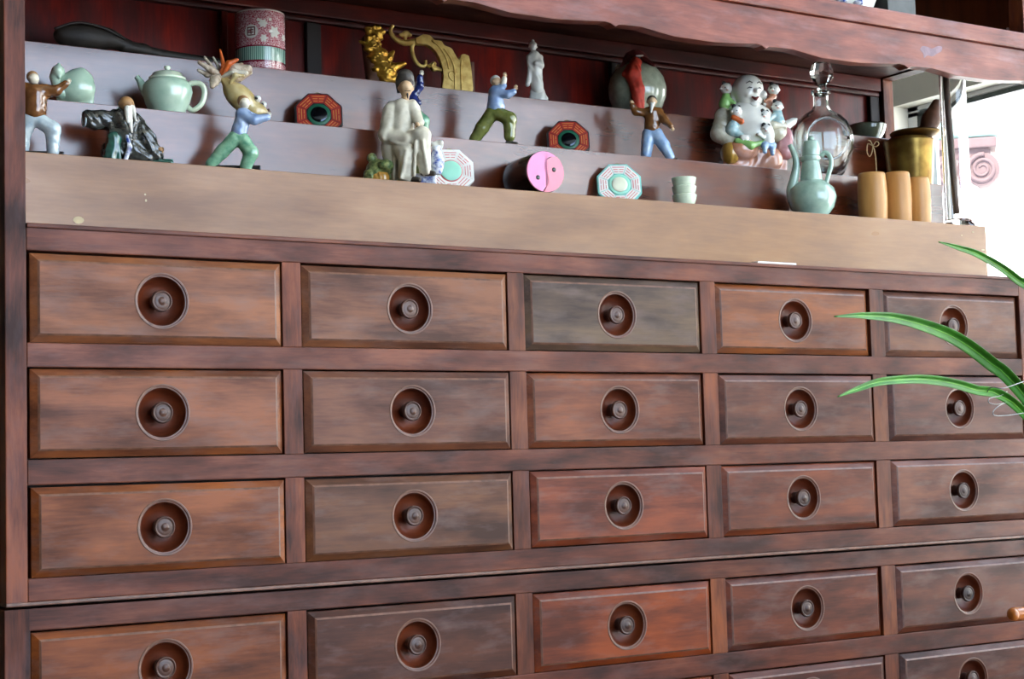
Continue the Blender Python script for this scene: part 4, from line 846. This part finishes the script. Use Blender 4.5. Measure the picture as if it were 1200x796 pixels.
F = Fr('glass_vase', 1124, .062, T1, 261, label='tall clear glass cylinder vase standing at the right end of the front step', cat='vase')
s_ = F.sv; H_ = .262
link('cylinder', lathe_me('cylinder', [(0, 0), (19 * s_, 0), (20 * s_, 2 * s_), (19 * s_, 4.5 * s_), (15.5 * s_, 8 * s_), (15 * s_, H_), (13.4 * s_, H_), (13.8 * s_, 11 * s_), (0, 10 * s_)], 48), M_glass, F.root)
vz = F.root.location
rodo = link('wooden_rod', tube_me('wooden_rod', [F.p(1121, 249, 0), F.p(1113.5, 160, 0), F.p(1106.5, 62, 2)], [.0052, .0055, .0052], 14, True, 4), G_stick)
rodo.matrix_world = Matrix.Translation(vz) @ Matrix.Rotation(F.root.rotation_euler.z, 4, 'Z'); tag(rodo, 'thin dark wooden rod leaning inside the tall glass vase', 'rod')

F = Fr('brass_mortar', 1069, .165, T2, 212, label='tapered brass mortar with wide rim disc behind the bamboo cups', cat='mortar')
F.lathe('pot', 1067, [(0, 213), (24, 213), (25, 210), (28.6, 172), (29.5, 167), (29, 165.5), (23, 165), (22.5, 162), (20, 162), (20, 205), (0, 206)], G_brass, n=48)
F.lathe('rim_disc', 1073, [(0, 163), (24, 162.5), (28.5, 159), (29.5, 156.5), (28, 155), (23, 158), (0, 159)], G_brassd, n=48)
mt = F; F2 = F
pe = F.sculpt('brass_pestle', [('c', 1086, 154, 0, 9.5, 1091, 140, 2, 10.5), ('c', 1091, 140, 2, 10.5, 1097, 120, 6, 5)], G_oldwood, k=3)
wm = Matrix.Translation(F.root.location) @ Matrix.Rotation(F.root.rotation_euler.z, 4, 'Z'); pe.parent = None; pe.matrix_world = wm; pe.name = 'pestle_head'; tag(pe, 'smooth brown rounded pestle head resting on the brass mortar', 'pestle')

F = Fr('celadon_dish', 1017, .262, T3, 160, label='dark green shallow dish near the right end of the top step', cat='dish')
F.lathe('bowl', 1017, [(0, 161), (11, 161), (12, 159), (19, 152), (21.5, 147), (21, 146), (18, 150), (11, 156), (0, 157)], G_dish, n=40)

F = Fr('twine_bow', 1025, .070, T1, 203.5, label='thin twine tied in a bow sticking up from the leftmost bamboo cup', cat='twine')
tw = F.tube('strand', [(1028, 214, 0), (1026, 203, 0), (1026.5, 190, 1), (1025, 178, 0), (1023, 171, 0)], .7, G_twine, n=6)
F.tube('loop', [(1023, 171, 0), (1017, 168, 2), (1016, 177, 3), (1019, 183, 2), (1022, 178, 0), (1023, 171, 0)], .6, G_twine, tw, n=6)
F.tube('loop', [(1023, 171, 0), (1027, 166, -2), (1030, 169, -3), (1027, 172, -2), (1023, 171, 0)], .6, G_twine, tw, n=6)
F.tube('tail', [(1023, 171, 0), (1020, 165, 1), (1017, 164, 1)], .6, G_twine, tw, n=6)
# ================================================================== octagonal plaques and the two-tone box
def plaque(u, y, z, apx, fy, tilt, board, field, barm, ring, disc, label, gem=False, dr_=.36):
    F = Fr('octagonal_plaque', u, y, z, 0, fy, label=label, cat='plaque', group='octagonal trigram plaques leaning on the steps')
    F.root.rotation_euler.x = -math.radians(tilt); s_ = F.sv; A = apx * s_; th = 7 * s_; F.root.location.z += .0002
    o8 = lambda r_: [(r_ / math.cos(math.pi / 8) * math.sin(math.pi / 8 + i * math.pi / 4), A + r_ / math.cos(math.pi / 8) * math.cos(math.pi / 8 + i * math.pi / 4)) for i in range(8)]
    bd = slab('board', o8(A), 0, th, board, F.root, .6 * s_)
    # raised coloured field, one panel per side
    for i in range(8):
        t = i * math.pi / 4; rot = lambda x, r_: (x * math.cos(t) + r_ * math.sin(t), A - x * math.sin(t) + r_ * math.cos(t))
        ro, ri = A * .93, A * .53; ho, hi_ = (ro - .0) * math.tan(math.pi / 8) - .35 * s_, ri * math.tan(math.pi / 8) - .35 * s_
        pn = slab('trigram_panel', [rot(-ho, ro), rot(ho, ro), rot(hi_, ri), rot(-hi_, ri)], -.5 * s_, .1 * s_, field, bd)
        bm = bmesh.new()
        for j, rr_ in enumerate((.84, .73, .62)):
            R_ = A * rr_; hl = R_ * math.tan(math.pi / 8) * .78; hb = A * .014
            segs = [(-hl, hl)] if (0b10110010111001 >> (i + j)) & 1 else [(-hl, -hl * .12), (hl * .12, hl)]
            for x0_, x1_ in segs:
                vs_ = []
                for yy in (-.85 * s_, -.45 * s_):
                    for x_, r_ in ((x0_, R_ - hb), (x1_, R_ - hb), (x1_, R_ + hb), (x0_, R_ + hb)): q = rot(x_, r_); vs_.append(bm.verts.new((q[0], yy, q[1])))
                for f in ((0, 1, 2, 3), (4, 5, 6, 7), (0, 1, 5, 4), (1, 2, 6, 5), (2, 3, 7, 6), (3, 0, 4, 7)): bm.faces.new([vs_[k] for k in f])
        link('trigram_bars', bm_me(bm, 'trigram_bars'), barm, pn)
    def disc_(name, r_, y0, mat, par, dome=0):
        me = lathe_me(name, [(0, -y0 * s_ - dome * s_), (r_ * .7, -y0 * s_ - dome * .6 * s_), (r_ * .94, -y0 * s_), (r_, -y0 * s_ + .4 * s_), (r_, .2 * s_), (0, .2 * s_)], 40, axis='Y')
        o = link(name, me, mat, par); o.location = (0, 0, A if par == bd else 0); return o
    rg = disc_('ring', A * .50, .9, ring, bd)
    disc_('mirror' if gem else 'centre_disc', A * dr_, 1.5, disc, rg, .6)
    link('hanger', tube_me('hanger', [(-2.4 * s_, th * .5, 2 * A - .5 * s_), (-2 * s_, th * .5, 2 * A + 2 * s_), (2 * s_, th * .5, 2 * A + 2 * s_), (2.4 * s_, th * .5, 2 * A - .5 * s_)], .5 * s_, 6), MATS['brass'], bd)
    return F
P_red = simple('plaque_red', (158, 30, 20), .4, var=.15, scale=60)
P_line = simple('plaque_gold_line', (206, 140, 66), .4)
P_blk = simple('plaque_black', (26, 22, 20), .4)
P_grn = simple('plaque_green', (22, 88, 62), .35)
P_mir = simple('plaque_mirror', (50, 56, 64), .08, metal=.9)
P_wht = simple('plaque_white', (232, 230, 222), .4, var=.03)
P_rose = simple('plaque_rose_line', (206, 96, 96), .4)
P_mint = simple('plaque_mint', (150, 214, 190), .4, var=.06)
P_ivo = simple('plaque_ivory', (220, 222, 196), .4, var=.06)
P_tealr = simple('plaque_teal_rim', (110, 190, 178), .4)
plaque(375, .172, T2, 27.5, .75, 14, P_blk, P_red, P_line, P_grn, P_mir, 'red octagonal trigram plaque with dark mirror between the goldfish and the scholar', True)
plaque(668, .172, T2, 24.5, .75, 14, P_blk, P_red, P_line, P_grn, P_mir, 'red octagonal trigram plaque with dark mirror right of the standing white statuette', True)
plaque(530, .074, T1, 27, .7, 12, P_wht, P_wht, P_rose, P_rose, P_mint, 'white octagonal trigram plaque with mint centre partly behind the seated scholar', dr_=.46)
plaque(728, .074, T1, 26, .7, 14, P_tealr, P_wht, P_rose, P_mint, P_ivo, 'teal rimmed white octagonal trigram plaque left of the stacked cups')

F = Fr('yin_yang_box', 639, .026, T1, 231, 0.12, label='pink two-tone round box with black sides and a swirl divided face', cat='box')
s_ = F.sv; R_ = 24.5 * s_
B_pk = simple('pink_lacquer', (226, 132, 176), .35, var=.04); B_pk2 = simple('salmon_pink_lacquer', (228, 128, 146), .35, var=.04); B_bk = simple('black_lacquer', (20, 16, 18), .25, coat=.4)
SC = catmull([(.64, .77), (.3, .74), (.02, .52), (-.04, .12), (.12, -.22), (.10, -.62), (-.15, -.985)], 5)
def swirl(sgn, g):
    a0, a1 = math.atan2(.77, .64), math.atan2(-.985, -.15) + 2 * math.pi
    rim = [(math.cos(t), math.sin(t)) for t in (np.linspace(a0, a1, 34) if sgn > 0 else np.linspace(a0, a1 - 2 * math.pi, 22))]
    pts = rim + [tuple(p) for p in SC[::-1][1:-1]]; c = np.mean(pts, axis=0); k_ = 1 - g
    return [(((x - c[0]) * k_ + c[0] - sgn * g * .6) * R_, ((z - c[1]) * k_ + c[1]) * R_) for x, z in pts]
bx_ = lathe_me('drum', [(0, .066), (R_ * .99, .066), (R_, .065), (R_, .001), (R_ * .985, 0), (0, 0)], 56, axis='Y')
dr = link('drum', bx_, B_bk, F.root); dr.location = (0, 0, R_)
for sg, m_ in ((1, B_pk), (-1, B_pk2)):
    h_ = slab('swirl_half', swirl(sg, .035), -2.2 * s_, .2 * s_, m_, dr, 0)
    me = lathe_me('dot', [(0, -2.9 * s_), (2.4 * s_, -2.8 * s_), (2.8 * s_, -2.3 * s_), (2.8 * s_, -1 * s_), (0, -1 * s_)], 20, axis='Y')
    d_ = link('dot', me, B_bk, h_); d_.location = ((-.42 if sg > 0 else .46) * R_, 0, (-.30 if sg > 0 else .12) * R_)

# ================================================================== carved gilt pieces, sceptre, shelf above
F = Fr('gilt_carving', 447, .262, T3, 96, .55, label='lumpy gilded wood carving of a mythical beast fragment on the top step', cat='carving', group='gilded carvings on the top step')
axis_ = catmull([(441, 34), (438, 44), (436, 54), (441, 62), (446, 72), (452, 82), (456, 88)], 4); lumps = []
rg_ = random.Random(5)
for k_, q in enumerate(axis_):
    wd = 7 + 5 * k_ / len(axis_)
    for _ in range(4): lumps.append(('e', q[0] + rg_.uniform(-wd, wd), q[1] + rg_.uniform(-3, 3), -4 + rg_.uniform(-4, 1), rg_.uniform(2.5, 5), rg_.uniform(2.2, 4.5), rg_.uniform(2.5, 4)))
F.sculpt('gilt_relief', lumps + [('c', 441, 36, -2, 7, 436, 54, -2, 8), ('c', 436, 54, -2, 8, 452, 84, -2, 11), ('c', 460, 80, -4, 6, 475, 74, -4, 2), ('c', 456, 68, -4, 5, 461, 61, -4, 2), ('c', 430, 54, -4, 3, 422, 51, -4, 1.6), ('c', 452, 88, -4, 8, 466, 90, -4, 5)], G_gold, vox=.8, k=1.6, fold=[(.6, 4, (.8, .3, .5), 0), (.5, 3, (.4, .3, -.9), 1)])
F.sculpt('wood_backing', [('e', 436, 34, 5, 10, 9, 5), ('c', 431, 48, 5, 8, 440, 84, 5, 12), ('b', 450, 90, 5, 20, 9, 5, 2)], G_oldwood, k=5)
F = Fr('gilt_scroll_carving', 518, .262, T3, 108, .55, label='flat gilded openwork scroll carving behind the scholar on the top step', cat='carving', group='gilded carvings on the top step')
ol = [(495, 42), (503, 43), (508, 48), (516, 49), (520, 54), (528, 57), (533, 65), (537, 70), (540, 64), (546, 64), (550, 71), (551, 112), (514, 110), (517, 100), (518.5, 90), (516.5, 77), (513, 68), (508, 60), (499, 54), (487, 53), (486, 47)]
cv = catmull([q for q in ol], 3); w_ = 0
pn = slab('scroll_panel', [(F.p(a, b)[0], F.p(a, b)[2]) for a, b in cv], -5 * F.sv, 5 * F.sv, G_gold2, F.root, .9 * F.sv)
box('wood_edge', F.p(551.6, 90)[0], F.p(555.5, 90)[0], -4 * F.sv, 6 * F.sv, 0, F.zz(72), G_oldwood, F.root)
F.tube('scroll', [(489, 50, 0), (482, 51, 0), (474, 52, 0), (466, 49.5, 0), (460, 44, 0), (458, 38, 0), (461, 32, 0)], [4, 4, 3.6, 3, 2.6, 2.2, 2], G_gold2, pn, n=10)
F.tube('scroll', [(486, 50, 0), (483, 56, 0), (483.5, 64, 0), (487, 73, 0), (493, 78.5, 0), (498.5, 77, 0), (498.5, 71.5, 0)], [3, 2.6, 2.4, 2.4, 2.4, 2.2, 1.8], G_gold2, pn, n=10)
F.sculpt('leaf_sprig', [('e', 471, 43, 0, 4, 2.4, 2.4), ('e', 476, 40, 0, 4, 3, 2.4), ('e', 480, 43, 0, 3, 2.4, 2.2), ('c', 475, 44, 0, 2, 475, 50, 0, 2)], G_gold2, pn, .7)
F.sculpt('leaf_sprig', [('e', 504, 78, 0, 4, 4, 2.6), ('e', 508, 75, 0, 3.4, 4, 2.4), ('e', 508, 82, 0, 3, 4, 2.4), ('c', 508, 80, 0, 2.4, 517, 82, 0, 2.6)], G_gold2, pn, .7, fold=[(.5, 3, (.8, .2, .5), 0)])
for pts in ([(531, 95), (527, 92), (526, 87), (530, 84), (534, 87), (532, 90)], [(520, 58), (526, 66), (531, 76), (533, 88), (533, 104)], [(541, 70), (540, 84), (541, 104)], [(506, 49), (516, 58), (523, 70), (526, 82)]):
    F.tube('carved_rib', [(a, b, -5) for a, b in pts], 1.1, G_gold2, pn, n=6, per=5)

F = Fr('wooden_sceptre', 150, .240, T3, 59, 0, label='long blackened wooden ruyi sceptre lying at the left of the top step', cat='sceptre')
ev_ = lambda u: .137 * (u - 150)
F.sculpt('sceptre_head', [('e', 106, 48 + ev_(106), 0, 38, 11, 15), ('e', 88, 50 + ev_(88), 4, 24, 9, 14), ('c', 128, 48 + ev_(128), 0, 9, 150, 51, 0, 8)], G_ruyi, vox=1.2, k=5)
F.sculpt('shaft', [('c', 146, 51, 0, 8, 168, 52 + ev_(168), 0, 7), ('c', 168, 52 + ev_(168), 0, 7, 182, 53 + ev_(182), 0, 5.6), ('c', 182, 53 + ev_(182), 0, 5.6, 262, 53 + ev_(262), 0, 6)], G_ruyi, vox=1.2, k=4)
F.tube('raised_rim', [(66, 48 + ev_(66), -10), (88, 40 + ev_(88), -13), (106, 39 + ev_(106), -14), (126, 42 + ev_(126), -12), (146, 47 + ev_(146), -8)], 1.6, G_ruyi)
rz_ = min(min((v.co.z for v in c.data.vertices)) for c in F.root.children); F.root.location.z -= rz_

U3 = .5835
F = Fr('porcelain_bowl', 988, .075, U3, 10, label='blue and white porcelain bowl on the shelf above the carved apron', cat='bowl')
F.lathe('bowl', 988, [(0, 10), (30, 10), (32, 7), (40, -4), (52, -30), (50, -30), (30, 2), (0, 4)], G_wht, n=48)
for t in (-.75, -.05, .5):
    c_ = F.p(988, 4, 0); F.sculpt('painted_sprig', [('e', 988 + 36 * math.sin(t), 3, -35 * math.cos(t), 6, 3.4, 3.4), ('e', 988 + 37 * math.sin(t + .14), 0, -36 * math.cos(t + .14), 3, 3, 3)], G_blue, vox=.9)
F = Fr('metal_box', 1050, .07, U3, 20, .0, label='dark grey metal box next to the blue and white bowl', cat='box')
M_mbox = simple('dark_metal', (62, 64, 62), .4, metal=.5); M_mrim = simple('grey_metal_rim', (120, 122, 118), .4, metal=.6)
s_ = F.sv; bd = box('body', -26 * s_, 18 * s_, -.02, .05, 0, 60 * s_, M_mbox, F.root, .001); box('rim', -27 * s_, 19 * s_, -.022, .052, 8 * s_, 11 * s_, M_mrim, bd, .0006); box('corner_strip', 17 * s_, 19.4 * s_, -.0225, -.019, 0, 8 * s_, M_mrim, bd, .0004)

p0, p1 = py(890, 309.5, -.001), py(935, 312.5, -.001)
M_paper = simple('white_paper', (240, 240, 236), .8, var=.02)
ps = box('paper_slip', 0, p1[0] - p0[0], 0, .014, 0, .0030, M_paper, None, .0003); ps.location = (p0[0], .002, Z0 + .1802); tag(ps, 'small white paper slip lying at the foot of the front step', 'paper')

# ================================================================== foreground: plant, wire and chair at the right edge
def leafm(name, c1, c2):
    return simple(name, c1, .5, col2=c2, scale=25, spec=.3)
M_leaf = leafm('leaf_green', (36, 96, 18), (56, 122, 28)); M_rib = leafm('leaf_midrib', (88, 150, 44), (110, 168, 60)); M_pot = simple('terracotta', (150, 84, 56), .7, var=.15, scale=30)
cr = np.array([1.42, -.32, -.22]); PB = np.array([1.46, -.32, -.40])
plant = empty('potted_plant', (PB[0], PB[1], 0), label='leafy green plant with long arching strap leaves reaching in from the right', cat='plant')
def leaf(pts, wid, name='leaf'):
    """ribbon leaf with a folded midrib, world points in cabinet datum"""
    q = catmull([tuple(p) + (w_,) for p, w_ in zip(pts, wid)], 8); vs, fs = [], []; m = len(q)
    for i, a in enumerate(q):
        t = q[min(i + 1, m - 1)][:3] - q[max(i - 1, 0)][:3]; t /= np.linalg.norm(t); v = a[:3] - CAM; v /= np.linalg.norm(v)
        sd = np.cross(t, v); sd /= np.linalg.norm(sd); nn = np.cross(sd, t); nn /= np.linalg.norm(nn)
        for k_, (o_, d_) in enumerate(((-1, -.10), (-.5, .12), (0, .32), (.5, .12), (1, -.10))): vs.append(a[:3] + sd * a[3] * o_ * .5 + nn * a[3] * d_)
    nn_ = len(vs); q5 = 5
    for i in range(m - 1):
        for k_ in range(4): fs.append((i * q5 + k_, i * q5 + k_ + 1, (i + 1) * q5 + k_ + 1, (i + 1) * q5 + k_))
    me = bpy.data.meshes.new(name); me.from_pydata([(v[0] - PB[0], v[1] - PB[1], v[2] + Z0) for v in vs], [], fs)
    o = link(name, me, M_leaf, plant, True); md = o.modifiers.new('thick', 'SOLIDIFY'); md.thickness = .0007; md.offset = 0
    rb = link('midrib', tube_me('midrib', [(vs[i * 5 + 2][0] - PB[0], vs[i * 5 + 2][1] - PB[1], vs[i * 5 + 2][2] + Z0) for i in range(0, m, 3)], [.0011 * (.35 + .65 * min(1, q[i][3] / .012)) for i in range(0, m, 3)], 6, True, 1), M_rib, o)
P3 = lambda u, v, y: tuple(py(u, v, y))
leaf([tuple(cr), P3(1200, 463, -.31), P3(1160, 425, -.31), P3(1115, 394, -.32), P3(1060, 375, -.34), P3(1015, 370, -.36), P3(978, 371, -.38)], [.011, .017, .018, .017, .013, .008, .0012])
leaf([tuple(cr + (0, 0, -.02)), P3(1200, 484, -.33), P3(1140, 456, -.34), P3(1088, 445, -.36), P3(1035, 447, -.38), P3(1005, 456, -.39), P3(982, 465, -.40)], [.009, .0125, .012, .011, .009, .006, .001])
leaf([tuple(cr + (.05, 0, .04)), P3(1230, 370, -.30), P3(1190, 326, -.31), P3(1150, 300, -.33), P3(1122, 290, -.34), P3(1100, 283.5, -.35)], [.010, .012, .011, .009, .006, .001])
for a_, ln in ((-.3, .4), (.2, .45), (.7, .42), (1.3, .4), (2.0, .38)):
    leaf([tuple(cr + (.02, 0, -.03)), tuple(cr + (.12 + .3 * ln * math.cos(a_), .3 * ln * math.sin(a_) - .05, .22)), tuple(cr + (.2 + .8 * ln * math.cos(a_), .7 * ln * math.sin(a_) - .1, .26)), tuple(cr + (.25 + 1.2 * ln * math.cos(a_), ln * math.sin(a_) - .12, .1))], [.01, .018, .014, .001])
link('stem', tube_me('stem', [(0, 0, PB[2] + Z0), (cr[0] - PB[0], 0, cr[2] + Z0 + .01)], [.012, .008], 10, True, 3), M_leaf, plant)
link('pot', lathe_me('pot', [(0, .62), (.07, .62), (.085, .78), (.092, .80), (.092, .83), (.084, .83), (.08, .80), (.0, .81)], 36), M_pot, plant)
stand = empty('plant_stand', (PB[0], PB[1], 0), label='slim wooden plant stand carrying the potted plant', cat='stand')
box('top', -.11, .11, -.11, .11, .595, .6195, M_frame, stand)
for sx in (-1, 1):
    for sy in (-1, 1): box('leg', sx * .09 - .012, sx * .09 + .012, sy * .09 - .012, sy * .09 + .012, 0, .595, M_framev, stand)
M_wire = simple('steel_wire', (104, 106, 110), .3, metal=.9)
wp = [(1240, 432, -.31), (1200, 447, -.325), (1176, 455, -.355), (1162, 454, -.34), (1157, 461, -.33), (1166, 464, -.30), (1180, 459, -.30), (1172, 464, -.345), (1160, 467, -.36), (1159, 472, -.36), (1168, 474, -.35), (1182, 471, -.31), (1172, 475, -.36), (1164, 482, -.37), (1166, 487, -.37), (1180, 487, -.36), (1202, 484, -.35), (1240, 480, -.34)]
wo = link('curled_wire', tube_me('curled_wire', [tuple(py(*q) + np.array([0, 0, Z0])) for q in wp], .0006, 6, True, 5), M_wire); tag(wo, 'thin silvery wire curled around the arching leaves at right', 'wire')

M_chair = simple('orange_varnish', (176, 98, 34), .28, var=.15, scale=40, coat=.4)
tp = py(1188, 720.5, -.55); tz = tp[2] + Z0
ch = empty('wooden_chair', (tp[0] + .28, -.62, 0), label='orange varnished wooden chair with one rounded arm tip entering at right', cat='chair')
ox, oy = tp[0] - ch.location.x, tp[1] - ch.location.y
link('armrest', tube_me('armrest', [(ox - .0065, oy, tz), (ox - .0052, oy, tz), (ox + .0, oy, tz), (ox + .02, oy, tz), (ox + .2, oy - .01, tz - .002), (ox + .46, oy - .02, tz)], [.0015, .005, .0072, .0076, .012, .012], 16, True, 4), M_chair, ch)
link('armrest', tube_me('armrest', [(ox + .0, oy - .42, tz), (ox + .2, oy - .42, tz), (ox + .46, oy - .42, tz)], .012, 16, True, 3), M_chair, ch)
for yy in (oy - .01, oy - .42):
    for xx in (ox + .1, ox + .44): link('leg', tube_me('leg', [(xx, yy, 0), (xx, yy, tz)], .014, 12, True, 2), M_chair, ch)
box('seat', ox + .08, ox + .46, oy - .44, oy + .01, tz - .28, tz - .25, M_chair, ch, .005)
